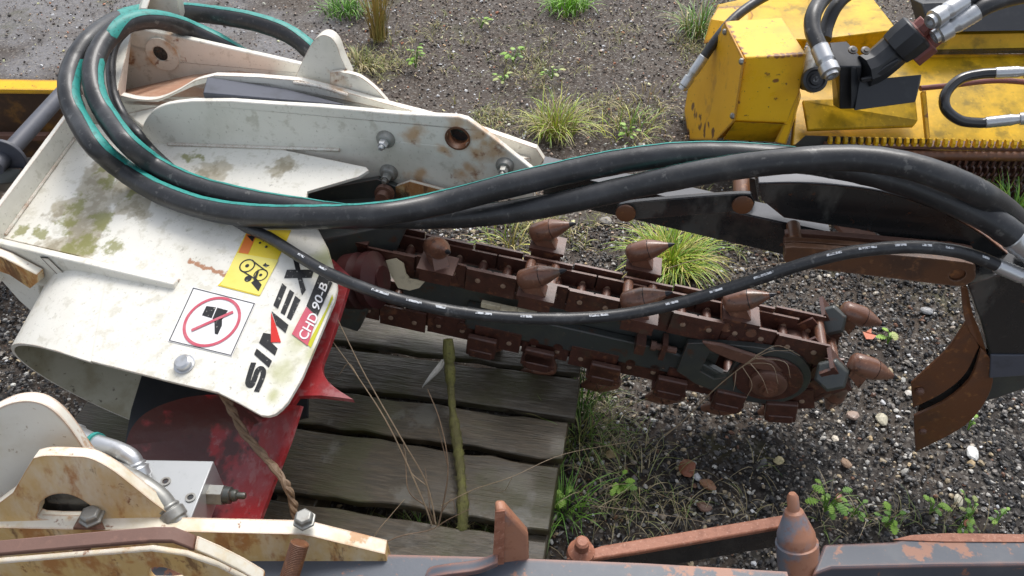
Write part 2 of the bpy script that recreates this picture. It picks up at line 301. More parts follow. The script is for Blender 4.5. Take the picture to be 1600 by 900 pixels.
M['st_black'] = mat('sticker_black', (.012, .012, .012), 0.45, layers=[('noise', 130, .62, .66, (.42, .41, .36), .6), ('noise', 60, .6, .72, (.05, .05, .04), .5)])
M['st_red2'] = mat('lettering_red', (.60, .02, .012), 0.4)
M['st_yellow'] = mat('sticker_yellow', (.80, .60, .03), 0.4, layers=[('noise', 14, .5, .75, (.78, .48, .02), .6), ('noise', 50, .64, .7, (.3, .18, .02), .6)])
M['st_paleyellow'] = mat('sticker_pale_yellow', (.80, .70, .16), 0.4, layers=[('noise', 14, .5, .75, (.78, .6, .08), .6), ('noise', 50, .66, .7, (.5, .3, .05), .5)])
M['st_orange'] = mat('sticker_orange', (.75, .19, .03), 0.4, layers=[('noise', 50, .6, .7, (.4, .1, .02), .6)])
M['st_lime'] = mat('sticker_lime', (.52, .50, .02), 0.4, layers=[('noise', 30, .5, .7, (.40, .42, .04), .6)])
M['cream'] = mat('cream_scrap', (.62, .55, .38), 0.6, layers=[('noise', 40, .5, .7, (.36, .30, .2), .7)], bump=[(120, .2, .001)])

# ================================================================== THE TRENCHER
TR = thing('chain_trencher', Z(600, 560, 0.14), 'white and black chain trencher with a rusty toothed digging chain, lying on the wooden pallet', 'trencher')

# ---- hood sheet: flat tray and label area, rolled into a spout on the left
hood = MB()
flat = [(128, 195), (175, 150), (222, 190), (400, 225), (572, 261), (576, 266), (560, 276), (480, 299), (477, 318), (497, 358), (512, 387), (526, 436), (527, 452), (522, 472), (472, 590), (450, 628), (440, 639), (430, 647), (420, 650), (408, 649), (395, 642), (372, 629), (340, 613), (300, 604), (262, 595), (292, 512), (318, 441), (165, 405), (0, 366), (-60, 352), (-60, 250)]
flat = [(128, 195), (222, 190), (400, 225), (572, 261), (576, 266), (560, 276), (480, 299), (477, 318), (497, 358), (512, 387), (526, 436), (527, 452), (522, 472), (472, 590), (450, 628), (440, 639), (430, 647), (420, 650), (408, 649), (395, 642), (372, 629), (340, 613), (300, 604), (262, 595), (110, 556), (140, 403), (-5, 370), (28, 330)]
hood.prism(PH.pts(flat), -PH.n * .008)
h_ob = hood.obj('hood', M['hood'], TR, bev=.0008)
# spout: elliptical tube whose axis runs down the hood
g0, g1 = PH.at(140, 403), PH.at(110, 556)
gd = (g1 - g0); gL = gd.length; gdn = gd.normalized(); gu = (PH.at(40, 377) - g0).normalized()
A_, B_ = .285, .135
def spout(th, s, inset=0.0):            # th from the top round to the left and under; a flat run, then an elliptical turn, flaring to the front
    f = s / gL; fl, a_, b_ = .004, .15 + .10 * f, .135 + .03 * f
    if th < .1: return g0 + gdn * s + gu * (-.05 + .05 * th / .1) + PH.n * (.0009 - inset)
    q = (th - .1) / (rad(235) - .1) * rad(235)
    return g0 + gdn * s + gu * fl - PH.n * (b_ - .0009) + PH.n * ((b_ - inset) * math.cos(q)) + gu * ((a_ - inset) * math.sin(q))
rows = []
NTH = 72
for i in range(NTH + 1):
    th = rad(235) * i / NTH
    end = gL * (1.0 - .03 * math.sin(th))
    rows.append([spout(th, end * k / 6) for k in range(7)])
sp = MB()
nc = 7
o_ = [p for r in rows for p in r]
rows_i = [[spout(rad(235) * i / NTH, gL * (1.0 - .03 * math.sin(rad(235) * i / NTH)) * k / 6, .008) for k in range(7)] for i in range(NTH + 1)]
i_ = [p for r in rows_i for p in r]
fs = []
for i in range(NTH):
    for j in range(6):
        a = i * nc + j; fs.append((a, a + 1, a + nc + 1, a + nc))
sp.mat(0).add(o_, fs)
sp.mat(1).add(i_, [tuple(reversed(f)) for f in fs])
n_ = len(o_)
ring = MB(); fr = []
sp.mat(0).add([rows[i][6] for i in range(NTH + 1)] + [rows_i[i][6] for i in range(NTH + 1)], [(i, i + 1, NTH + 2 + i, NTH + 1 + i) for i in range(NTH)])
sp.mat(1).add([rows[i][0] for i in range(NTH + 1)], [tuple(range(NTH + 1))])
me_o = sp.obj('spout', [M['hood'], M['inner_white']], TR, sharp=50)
# rims of the tray
def upright(pl_pts_px, h, t, side, name='rim', up=None):
    pass
rl = MB()
lt = Pl(PH.at(60, 270), (PH.at(28, 330) - PH.at(128, 195)).cross(PH.n))
a, b = PH.at(132, 196), PH.at(8, 368)
rimA, rimB = a, b
dirL = (b - a).normalized(); outL = dirL.cross(PH.n).normalized()
if outL.x > 0: outL = -outL
upL = .052
rl.prism([a - dirL * .05 - PH.n * .06, a - dirL * .05 + PH.n * upL, b + dirL * .10 + PH.n * upL, b + dirL * .10 - PH.n * .06], outL * .012)
rl.obj('rim', M['white'], TR, bev=.002)
# front rim: a plate standing on edge, its top flush with the tray
fr_ = MB()
p0, p1 = PH.at(-30, 364, .034), PH.at(278, 436, .008)
dF = (p1 - p0).normalized(); nF = dF.cross(EZ).normalized()
if nF.dot(CP - p0) < 0: nF = -nF
lo = -EZ * .13
e1 = PH.at(306, 446, -.02)
tt = nF * .018
fr_.prism([p0 - dF * .05, p1 - dF * .012, p1, p1 - EZ * .02, p1 - dF * .02 - EZ * .05, p0 - dF * .05 + lo], tt)
fr_.obj('rim', M['white'], TR, bev=.003)
# left gusset under the rim
gs = MB()
gp = Pl(fr_.v[0] + tt, nF)
gs.prism(gp.pts([(-10, 384), (20, 395), (68, 420), (70, 432), (57, 442), (24, 420), (-10, 408)], .004), nF * .02)
gs.obj('gusset', M['rusty_white'], TR, bev=.002)
gs = MB(); gs.prism(gp.pts([(-10, 410), (24, 424), (60, 446), (64, 470), (55, 492), (30, 470), (-10, 425)], .002), -nF * .012)
gs.obj('gusset', M['white'], TR, bev=.002)

# ---- side plates
def loopz(pl, px, off=0): return pl.pts(px, off)
def hole(pl, cx, cy, r, n=20, off=0):
    c = pl.at(cx, cy, off); x, y, _ = basis(pl.n); return [c + (x * math.cos(2 * math.pi * k / n) + y * math.sin(2 * math.pi * k / n)) * r for k in range(n)]
sa = MB()
A_out = c2([(219, 215), (224, 194), (238, 174), (262, 163), (300, 158)], 4) + [(360, 158), (430, 163), (500, 167), (620, 178), (716, 183)] + c2([(730, 187), (765, 212), (800, 240), (835, 268)], 3) + [(835, 312), (640, 312), (600, 300), (560, 330), (400, 330), (230, 260)]
sa.prism(PA.pts(A_out), -PA.n * .016, [hole(PA, 715, 216, .024)])
plA = sa.obj('side_plate', M['white'], TR, bev=.003)
lipA = MB()
top = PA.pts([(258, 163), (300, 156), (360, 156), (430, 161), (500, 165), (620, 176), (722, 182)], .001)
br = MB(); br.lathe(PA.at(715, 216, .001), -PA.n, [(0, .028), (-.003, .0275), (-.003, .0242), (.03, .0238)], 24, cap=False)
br.obj('bushing', M['rust'], TR)
bk = MB(); bk.lathe(PA.at(715, 216, -.03), PA.n, [(-.02, .0238), (.0, .0238)], 20); bk.obj('hole_shade_disc', M['black'], TR)  # black disc behind the bushing, stands in for shade in the hole
PB = back(.085)
sb = MB()
B_out = c2([(188, 149), (215, 155), (245, 155), (275, 143), (305, 126), (335, 118)], 4) + [(400, 120), (470, 126), (540, 144), (600, 161), (700, 187), (760, 205), (838, 232), (850, 250), (838, 268), (600, 260), (220, 235), (190, 170)]
sb.prism(PB.pts(B_out), -PB.n * .016)
sb.obj('side_plate', M['white'], TR, bev=.003)
PC = back(.36)
sc = MB()
C_out = [(164, 118), (196, 62), (206, 50), (222, 46), (290, 60), (360, 76), (410, 87), (470, 101), (540, 119), (560, 122), (585, 140), (604, 158), (604, 200), (300, 185), (180, 172)]
sc.prism(PC.pts(C_out), -PC.n * .018, [hole(PC, 250, 84, .020)])
sc.obj('side_plate', M['white'], TR, bev=.003)
bo = MB(); bo.prism(hole(PC, 253, 86, .046, 28, .008), -PC.n * .010, [hole(PC, 250, 84, .0205, 20, .008)])
bo.obj('boss', M['white'], TR, bev=.002)
pp = MB(); pp.lathe(PC.at(250, 84, .004), PC.n, [(-.03, .0196), (-.0, .0196)], 20); pp.obj('hole_shade_disc', M['black'], TR)  # black disc set in the boss hole in place of its inner shade
# web between B and C, with bare salmon primer, and the left closing web
def mixp(pa, pb, t): return pa + (pb - pa) * t
fl = MB()
zf = PB.at(260, 150).z - .004
q = [PB.at(192, 150), PB.at(245, 152), PB.at(300, 127), PB.at(335, 118), PB.at(420, 123), PC.at(430, 112), PC.at(370, 104), PC.at(300, 110), PC.at(190, 135)]
q = [p - EZ * .012 for p in q]
fl.prism(q, -EZ * .01); fl.obj('floor_plate', M['orange_floor'], TR)
fl = MB()
q = [PB.at(420, 123) - EZ * .012, PB.at(600, 162) - EZ * .012, PC.at(600, 160) - EZ * .014, PC.at(430, 112) - EZ * .012]
fl.prism(q, -EZ * .01); fl.obj('floor_plate', M['white'], TR)
lw = MB()
q = [PC.at(164, 118, .002), PC.at(206, 50, .002), PC.at(206, 50) + PC.n * .10, PB.at(186, 146) + PB.n * .012, PB.at(190, 200), PC.at(164, 170, .002)]
lw.hull([p for p in q] + [p - EX * .014 for p in q]); lw.obj('end_plate', M['white'], TR, bev=.002)
# lifting lugs
fn = MB(); PF = Pl(PB.at(490, 127) + EY * .035, PB.n.lerp(-EX, .0))
fn.prism(PF.pts([(458, 128)] + c2([(462, 118), (478, 84), (490, 64), (503, 55), (516, 58), (526, 70), (533, 90), (546, 118)], 4) + [(540, 148), (458, 132)]), -PF.n * .03)
fn.obj('lifting_lug', M['white'], TR, bev=.003)
PW = Pl(PB.at(560, 140) + EY * .02, PB.n)
wb = MB(); wb.prism(PW.pts([(516, 114)] + c2([(530, 112), (560, 119), (586, 138), (606, 160)], 4) + [(600, 172), (516, 150)]), -PW.n * .012); wb.obj('gusset', M['white'], TR, bev=.002)
PT = back(.42)
lg = MB(); lg.prism(PT.pts([(226, 14), (240, -16), (262, -26), (276, -10), (281, 26), (270, 60), (226, 55)]), -PT.n * .03); lg.obj('lifting_lug', M['white'], TR, bev=.003)
lp = MB(); lp.prism([PT.at(226, 14), PT.at(240, -16), PT.at(240, -16) + PT.n * .05 - EZ * .03, PT.at(226, 14) + PT.n * .05 - EZ * .03], -EX * .02); lp.obj('gusset', M['white'], TR, bev=.002)
cr = MB(); cr.prism([PC.at(205, 70), PC.at(290, 90), PT.at(275, 55), PT.at(228, 48)], -EZ * .012); cr.obj('floor_plate', M['white'], TR)
# dark panel between the side plates
dp = MB(); q = [PA.at(311, 151) - PA.n * .018, PB.at(325, 119) + PB.n * .004, PB.at(440, 136) + PB.n * .004, PB.at(540, 162) + PB.n * .004, PA.at(532, 169) - PA.n * .018]
q = [p + EZ * .0 for p in q]; dp.prism(q, -EZ * .02); dp.obj('dark_panel', M['dark_panel'], TR, bev=.002)
fl = MB(); q = [PA.at(225, 200) - PA.n * .017, PB.at(195, 165) + PB.n * .001, PB.at(318, 138) + PB.n * .001, PA.at(305, 165) - PA.n * .017]; fl.prism([p - EZ * .02 for p in q], -EZ * .01); fl.obj('floor_plate', M['white'], TR)
fl = MB(); q = [PA.at(540, 180) - PA.n * .017, PB.at(555, 160) + PB.n * .001, PB.at(830, 240) + PB.n * .001, PA.at(800, 250) - PA.n * .017]; fl.prism([p - EZ * .01 for p in q], -EZ * .01); fl.obj('floor_plate', M['white'], TR)
# bolts with conical washers on the front plate
def bolt(pl, px, py, r, name='bolt', par=TR, m1='dull_steel', m2='zinc'):
    b = MB(); c = pl.at(px, py); n = pl.n
    b.mat(0).lathe(c, n, [(0, r), (.004, r), (.014, r * .72), (.016, r * .5)], 20)
    b.mat(1).lathe(c + n * .0165, n, [(0, r * .52), (.012, r * .52), (.015, r * .42)], 6)
    b.mat(1).lathe(c + n * .0318, n, [(0, r * .28), (.008, r * .28), (.010, r * .2)], 12)
    return b.obj(name, [M[m1], M[m2]], par)
bolt(PA, 603, 217, .021); bolt(PA, 608, 269, .021, m2='dull_steel'); bolt(PA, 789, 258, .020, m2='dull_steel')
b = MB(); c = PH.at(289, 570); b.lathe(c, PH.n, [(0, .020), (.003, .020), (.0035, .016), (.012, .016), (.015, .012)], 18); b.obj('bolt', M['zinc'], TR)
# structure behind the tongue: gearbox bracket in the dark gap
gb = MB(); gp_ = Pl(PA.at(560, 310) + PA.n * .02, PA.n)
gb.prism(gp_.pts([(470, 318), (480, 300), (590, 280), (640, 300), (640, 345), (480, 345)]), -PA.n * .015); gb.obj('bearing_plate', M['bar'], TR, bev=.002)
gb = MB(); gb.lathe(PA.at(602, 300, .03), PA.n, [(0, .022), (.012, .022), (.013, .015), (.03, .015)], 14); gb.obj('bolt', M['rust_flat'], TR)
gb = MB(); gb.prism(PA.pts([(618, 292), (640, 284), (700, 300), (760, 290), (760, 330), (620, 330)], .02), -PA.n * .01); gb.obj('bracket', M['rusty_white'], TR)

# ---- labels and lettering on the hood
def ribbon(L, wd, pl, off):
    P = [pl.at(x, y, off) for x, y in L]; n = pl.n; l, r = [], []
    for i, p in enumerate(P):
        t1 = (P[i] - P[i - 1]).normalized() if i else (P[1] - P[0]).normalized()
        t2 = (P[i + 1] - P[i]).normalized() if i + 1 < len(P) else t1
        n1, n2 = n.cross(t1), n.cross(t2); bis = (n1 + n2).normalized(); k = wd / 2 / max(.45, bis.dot(n1))
        l.append(p + bis * k); r.append(p - bis * k)
    return l + r[::-1]
def flatpoly(mb, L, off, t=.0004, pl=PH): mb.prism(pl.pts(L, off), pl.n * -t)
st = MB(); O1, O2, O3 = .0012, .0018, .0024
sq = [(301, 448), (400, 473), (362, 557), (262, 533)]
st.mat(0); flatpoly(st, sq, O1)
cx, cy = 331, 502
def inset(L, f): mx = sum(p[0] for p in L) / len(L); my = sum(p[1] for p in L) / len(L); return [(mx + (x - mx) * f, my + (y - my) * f) for x, y in L]
st.mat(2).prism(PH.pts(inset(sq, .975), O2), -PH.n * .0004, [PH.pts(inset(sq, .95), O2)])
cc = PH.at(cx, cy, O3)
cir = lambda r: [cc + (HU * math.cos(a) + HV * math.sin(a)) * r for a in [2 * math.pi * k / 40 for k in range(40)]]
side = (PH.at(400, 473) - PH.at(301, 448)).length
st.mat(1).prism(cir(side * .385), -PH.n * .0004, [cir(side * .345)])
st.mat(1).prism(ribbon([(299, 516), (364, 487)], side * .04, PH, .0030), -PH.n * .0004)
z = lambda x, y: (x / 4, 450 + y / 4)
st.mat(2); flatpoly(st, [z(1290, 112), z(1350, 120), z(1322, 188), z(1262, 170)], O2)
flatpoly(st, [z(1358, 122), z(1424, 140), z(1400, 180), z(1388, 195), z(1386, 235), z(1360, 290), z(1342, 285), z(1340, 210), z(1328, 190)], O2)
st.obj('warning_sticker', [M['st_white'], M['st_red'], M['st_black']], h_ob)
# yellow machine sticker
ys = MB()
z1 = lambda x, y: (340 + x / 7.26, 340 + y / 7.26)
z2 = lambda x, y: (340 + x / 7.26, 460 + y / 7.26)
z3 = lambda x, y: (340 + x / 7.26, 540 + y / 7.26)
ys.mat(0); flatpoly(ys, [z1(340, 140), z1(835, 140), z1(740, 360), z1(470, 890), z1(0, 770), z1(50, 720), z1(90, 660)], O1)
ys.mat(1); flatpoly(ys, [z1(225, 400), z1(690, 480), z1(480, 880), z1(30, 765)], O2)
ys.mat(2); flatpoly(ys, [z1(345, 145), z1(470, 140), z1(345, 412), z1(235, 395)], O2)
ys.mat(3); flatpoly(ys, [z1(330, 200), z1(425, 210), z1(395, 272)], O3)
def pring(mb, x, y, r1, r2, off): 
    c = PH.at(*z1(x, y), off); k = side / 103 / 7.26 * 1.05
    f = lambda r: [c + (HU * math.cos(a) + HV * math.sin(a)) * r * k for a in [2 * math.pi * j / 24 for j in range(24)]]
    if r2: mb.prism(f(r1), -PH.n * .0004, [f(r2)])
    else: mb.prism(f(r1), -PH.n * .0004)
pring(ys, 335, 545, 80, 66, O3); pring(ys, 335, 545, 20, 0, O3); pring(ys, 488, 650, 72, 60, O3); pring(ys, 488, 650, 16, 0, O3)
for L in ([(395, 488), (545, 600)], [(280, 605), (445, 705)]): ys.prism(ribbon([z1(*p) for p in L], side * .016, PH, .003), -PH.n * .0004)
pring(ys, 345, 692, 36, 0, O3)
flatpoly(ys, [z1(380, 738), z1(440, 690), z1(500, 760), z1(462, 835)], O3); flatpoly(ys, [z1(405, 700), z1(455, 590), z1(470, 600), z1(430, 720)], .0034)
flatpoly(ys, [z1(510, 540), z1(545, 512), z1(555, 530), z1(590, 540), z1(550, 565)], O3)
for x, y, r in ((480, 285, 12), (550, 330, 14), (570, 262, 10), (630, 300, 11), (520, 265, 8)): pring(ys, x, y, r, 0, O3)
ys.obj('pictogram_sticker', [M['st_yellow'], M['st_paleyellow'], M['st_orange'], M['st_black']], h_ob)
# maker's lettering along the right edge
lt_ = MB(); lt_.mat(0)
S_ = c2([z3(408, 192), z3(375, 290), z3(346, 395), z3(352, 438), z3(382, 448), z3(405, 410), z3(430, 340), z3(455, 278), z3(490, 258), z3(518, 290), z3(512, 345), z3(480, 430), z3(440, 522)], 4)
lt_.prism(ribbon(S_, side * .068, PH, O1), -PH.n * .0004)
flatpoly(lt_, [z3(442, 32), z3(414, 98), z3(580, 247), z3(617, 172)], O1)
flatpoly(lt_, [z2(518, 435), z2(470, 548), z2(650, 692), z2(680, 612), z2(612, 548), z2(600, 448)], O1)
flatpoly(lt_, [z2(612, 188), z2(804, 345), z2(770, 438), z2(665, 345)], O1)
flatpoly(lt_, [z1(732, 742), z1(782, 785), z2(684, 162), z2(632, 122)], O1)
flatpoly(lt_, [z1(818, 815), z1(868, 850), z2(760, 234), z2(714, 205)], O1)
flatpoly(lt_, [z2(880, 14), z2(940, 62), z2(832, 292), z2(784, 260)], O1)
flatpoly(lt_, [z1(842, 405), z1(902, 420), z1(938, 590), z1(1096, 590), z1(1066, 682), z1(958, 682), z1(1000, 820), z1(956, 880), z1(906, 684), z1(754, 686), z1(786, 592), z1(884, 590)], O1)
lt_.mat(1); flatpoly(lt_, [z2(606, 200), z2(604, 542), z2(718, 542), z2(660, 350)], O2)
lt_.mat(2); flatpoly(lt_, [z2(1240, 150), z2(1020, 570), z2(1058, 606), z2(1310, 40), z2(1300, 0)], O1)
lt_.mat(0); flatpoly(lt_, [z1(1160, 622), z1(1304, 738), z2(1128, 250), z2(1008, 130)], O2)
lt_.mat(3); flatpoly(lt_, [z2(1005, 138), z2(1124, 250), z2(1022, 582), z2(842, 448)], O2)
# small white writing, laid along the same band
def text_on(mb, txt, org, e1, e2, off, bold=.012):
    cu = bpy.data.curves.new('t', 'FONT'); cu.body = txt; cu.size = 1; cu.offset = bold; to = bpy.data.objects.new('t', cu); COL.objects.link(to)
    dg = bpy.context.evaluated_depsgraph_get(); me = to.evaluated_get(dg).to_mesh()
    vs = [(v.co.x, v.co.y) for v in me.vertices]; fs = [tuple(p.vertices) for p in me.polygons]; to.evaluated_get(dg).to_mesh_clear()
    wd = max(x for x, y in vs); hh = max(y for x, y in vs)
    mb.add([PH.at(org[0] + e1[0] * x / wd + e2[0] * y / hh, org[1] + e1[1] * x / wd + e2[1] * y / hh, off) for x, y in vs], fs)
    bpy.data.objects.remove(to); bpy.data.curves.remove(cu)
lt_.mat(4)
text_on(lt_, 'CHD', z2(1000, 530), (150 / 7.26, -285 / 7.26), (-95 / 7.26, -52 / 7.26), .0028)
text_on(lt_, '90-B', z2(1142, 195), ((z1(1252, 765)[0] - z2(1142, 195)[0]), (z1(1252, 765)[1] - z2(1142, 195)[1])), (-80 / 7.26, -50 / 7.26), .0034)
lt_.obj('lettering', [M['st_black'], M['st_red2'], M['st_lime'], M['st_red'], M['st_white']], h_ob)
gl = MB(); GP = Pl(gp.o, nF); q = [(62, 401), (74, 402), (104, 431), (93, 433)]
gl.mat(0).prism(GP.pts(q, .003), -nF * .0005, [GP.pts(inset(q, .86), .003)]); gl.mat(1).prism(GP.pts(inset(q, .86), .0028), -nF * .0005)
gl.obj('small_sticker', [M['st_black'], M['white']], TR)

# ---- red auger under the hood
def under(d): return Pl(PH.o - PH.n * d, PH.n)
U1 = under(.10)
au = MB(); U1t = Pl(U1.at(350, 720) , (U1.n * .9 + V((-.2, -.3, .0))))
disc = c2([(196, 695), (206, 668), (228, 645), (265, 628), (310, 618), (360, 618), (410, 628), (470, 634)], 4) + c2([(452, 690), (432, 742), (405, 815)], 3) + [(330, 830), (230, 810), (200, 750)]
DP = U1t.pts(disc); dc = sum(DP, V((0, 0, 0))) / len(DP)          # dished flight: sinks towards its middle
DP = DP + [DP[0]]
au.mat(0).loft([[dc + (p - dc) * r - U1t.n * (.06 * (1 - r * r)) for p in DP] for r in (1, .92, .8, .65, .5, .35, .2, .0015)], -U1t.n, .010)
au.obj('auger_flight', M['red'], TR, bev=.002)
U2 = Pl(under(.055).at(500, 520), PH.n)
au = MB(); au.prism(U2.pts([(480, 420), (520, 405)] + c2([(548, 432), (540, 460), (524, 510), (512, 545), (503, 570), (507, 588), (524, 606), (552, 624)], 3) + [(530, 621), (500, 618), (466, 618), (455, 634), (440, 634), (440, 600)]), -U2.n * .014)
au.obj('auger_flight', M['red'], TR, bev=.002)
au = MB(); cA = U2.at(545, 440, -.12); au.lathe(cA, (EX + PH.n * .3), [(0, .062), (.03, .064), (.04, .05), (.05, .05), (.052, .064), (.07, .064), (.085, .03), (.09, .03)], 28)
au.obj('auger_boss', M['dark_red'], TR)
dh = MB(); dh.hull([PA.at(x, y, o) for x, y, o in ((470, 300, -.02), (640, 290, -.02), (640, 350, -.02), (470, 350, -.02), (470, 330, .06), (640, 345, .06))] + [Z(440, 480, .3), Z(560, 520, .2), Z(480, 380, .5), Z(600, 352, .46)]); dh.obj('drive_housing', M['bar'], TR, bev=.004)
ib = MB(); UB = under(.21); ib.prism(UB.pts([(225, 575), (345, 600), (480, 600), (480, 650), (330, 680), (190, 720), (205, 640)]), -UB.n * .01); ib.obj('inner_shade_sheet', M['black_plastic'], TR)  # added black sheet, stands in for the shaded inside under the hood

# ---- weld beads along the seams
def weld(P, r=.0038, name='weld_bead', m='white', par=None):
    L = sum((b - a).length for a, b in zip(P, P[1:])); P = crv(P, 3); out = []
    for a, b in zip(P, P[1:]):
        n = max(1, int((b - a).length / .004)); out += [a.lerp(b, k / n) for k in range(n)]
    out.append(P[-1]); rr = random.Random(len(out))
    MB().tube(out, [r * (1 + (.22 if i % 2 else -.12) + rr.uniform(-.15, .15)) for i in range(len(out))], 6).obj(name, M[m], par or TR, sharp=80)
jd = PA.n.cross(PH.n).normalized(); jd = jd if jd.x > 0 else -jd; j0 = PA.at(400, 230, .003)
weld([j0 + jd * t for t in (-.22, -.12, 0, .1, .2)])
weld([rimA - outL * .002 + PH.n * .002, rimB - outL * .002 + PH.n * .002])
weld([p0 - nF * .002 - EZ * .034, p1 - nF * .002 - EZ * .006])
weld([PB.at(458, 129, .004), PB.at(500, 135, .004), PB.at(544, 149, .004)], .004)

# ---- digging chain on its boom
ta, tb = Z(1280, 538, .34), Z(600, 393, .46)
CT = (ta - tb).normalized(); CU = (EZ - CT * CT.z).normalized(); CN = CU.cross(CT).normalized()
if CN.dot(CP - ta) < 0: CN = -CN
RO, RP, HWID = .1175, .086, .05
kk = (1258 - 600) / (1280 - 600)
NC = tb + (ta - tb) * kk - CU * RO - CN * HWID
LB = 1.0
BC = NC - CT * LB
def chain(s):        # centre, tangent, outward direction; s = 0 where the top strand meets the nose
    if s <= 0: return NC + CT * s + CU * RP, CT, CU
    if s < math.pi * RP:
        a = s / RP; o = CU * math.cos(a) + CT * math.sin(a); return NC + o * RP, CT * math.cos(a) - CU * math.sin(a), o
    d = s - math.pi * RP; return NC - CT * d - CU * RP, -CT, -CU
def frame(c, x, y, zz): return Matrix(((x.x, y.x, zz.x, c.x), (x.y, y.y, zz.y, c.y), (x.z, y.z, zz.z, c.z), (0, 0, 0, 1)))
PIT = .0585; LPL = PIT * 2 - .004
pm = MB(); HL = .0315
prof = [(-LPL / 2, -HL), (LPL / 2, -HL), (LPL / 2, HL), (-LPL / 2, HL)]
pm.mat(0).prism([V((x, y, .003)) for x, y in prof], V((0, 0, -.006)))
for x in (-PIT / 2, PIT / 2):
    pm.mat(1).lathe((x, .004, .003), (0, 0, 1), [(0, .0062), (.0022, .0062), (.003, .004)], 10)
    pm.mat(1).lathe((x, .004, -.003), (0, 0, -1), [(0, .0062), (.0022, .0062), (.003, .004)], 8)
link_me = pm.mesh('link_plate', [M['chain'], M['rivet']])
pn = MB(); pn.lathe((0, 0, -.046), (0, 0, 1), [(0, .012), (.092, .012)], 12); pin_me = pn.mesh('pin', M['chain']); pin_lit = pn.mesh('pin', M['pick'])
def inst(name, me, mtx, par, loc_of=None):
    o = bpy.data.objects.new(name, me); COL.objects.link(o); o.parent = par
    m = mtx.copy(); m.translation = mtx.translation - ORG[par]; o.matrix_local = m; ORG[o] = mtx.translation.copy(); return o
s = -.994; k = 0
tot = .84 + math.pi * RP + .97
while s < tot - .84:
    if True:
        c, t, o = chain(s + PIT)
        hw = HWID - .004 - (k % 2) * .0075
        for sg in (1, -1):
            inst('link_plate', link_me, frame(c + CN * sg * hw, t, o, t.cross(o)), TR)
            c5, t5, o5 = chain(s + PIT * 2); inst('link_plate', link_me, frame(c5 - o5 * .010 + CN * sg * (HWID - .019), t5, o5, t5.cross(o5)), TR)
    for d in (PIT / 2, PIT * 1.5):
        c, t, o = chain(s + d); inst('pin', pin_me, frame(c - o * .015, t, o, t.cross(o)), TR)
    s += PIT * 2; k += 1
# carriers with conical picks
cm = MB()
cm.box((0, .004, 0), (1, 0, 0), (0, 1, 0), (0, 0, 1), .082, .009, .062)
cm.box((0, -.012, .026), (1, 0, 0), (0, 1, 0), (0, 0, 1), .07, .03, .008)
car_me = cm.mesh('carrier', M['chain'])
cd_ = MB(); cd_.hull([V((x, y, z_)) for x in (-.036, .036) for y, zz in ((0, .03), (.016, .03), (.024, .018), (-.002, .03)) for z_ in (-zz, zz)])
hk_me = cd_.mesh('carrier', M['chain'])
TILT = rad(31)
pk = MB(); pd = V((math.cos(TILT), math.sin(TILT), 0)); po = V((-.046, .028, 0))
pk.mat(0).lathe(po, pd, [(-.004, .012), (0, .020), (.006, .0245), (.03, .0265), (.05, .0275), (.056, .0262)], 18)
pk.mat(1).lathe(po, pd, [(.056, .0245), (.058, .0245)], 18)
pk.mat(0).lathe(po, pd, [(.058, .0262), (.075, .0205), (.098, .0105), (.106, .007)], 18)
pk.mat(1).lathe(po, pd, [(.106, .0068), (.114, .0052), (.123, .001)], 12)
pk.mat(0).hull([V((-.026, .006, z_)) for z_ in (-.02, .02)] + [V((.026, .006, z_)) for z_ in (-.02, .02)] + [po + pd * .05 + V((0, 0, z_)) - V((0, .008, 0)) for z_ in (-.019, .019)] + [po + V((0, 0, z_)) for z_ in (-.017, .017)])
pick_me = pk.mesh('pick', [M['pick'], M['tip']], sharp=40)
def carrier(s, off, yaw=0, push=0.0):
    c, t, o = chain(s); zz = t.cross(o)
    m = frame(c + o * .0325 + CN * off, t, o, zz)
    ob = inst('carrier', car_me, m @ Matrix.Rotation(0 if off * zz.dot(CN) >= 0 else math.pi, 4, 'Y') if False else m, TR)
    p = bpy.data.objects.new('pick', pick_me); COL.objects.link(p); p.parent = ob; p.matrix_local = Matrix.Translation((push, push * .35, 0)) @ Matrix.Rotation(rad(yaw), 4, 'Y') @ Matrix.Scale(.9, 4); ORG[p] = m.translation
    if s < RP * 1.5 and off < .04:
        for d in (-.028, .028):
            inst('pin', pin_lit, frame(c + t * d + o * .017, t, o, zz), TR)
    return ob
def at_px(px): return -((1258 - px) / (1280 - 600)) * (ta - tb).length
for px, offs in ((688, ((.06, -52),)), (846, ((.078, 0), (-.088, 0))), (1004, ((.078, 0), (-.088, 0))), (1160, ((.012, 0),)), (545, ((.02, 0),))):
    for off, yw in offs: carrier(at_px(px), off, yw)
for off in (.085, -.08):
    ob = carrier(RP * rad(42), off, 0, .034); c, t, o = chain(RP * rad(42)); nb = MB()
    q = c + o * .039 + CN * (off + (.012 if off > 0 else -.004)) - t * .030
    nb.lathe(q + t * .03, -t, [(0, .028), (.004, .037), (.030, .037), (.036, .031)], 6); nb.obj('nut', M['bar'], ob, bev=.002)
carrier(RP * rad(118), .0)
for d, off in ((-.02, .0), (.10, .03), (.24, .035), (.40, .04), (.56, .04), (.70, .0)):
    carrier(math.pi * RP + d, off)
    c, t, o = chain(math.pi * RP + d); mb = MB(); mb.box(c + o * .022 + CN * (HWID + .012), t, o, CN, .072, .062, .016); mb.box(c + o * .043 + CN * (HWID + .010), t, o, CN, .058, .026, .024)
    mb.obj('carrier', M['chain'], TR, bev=.004)
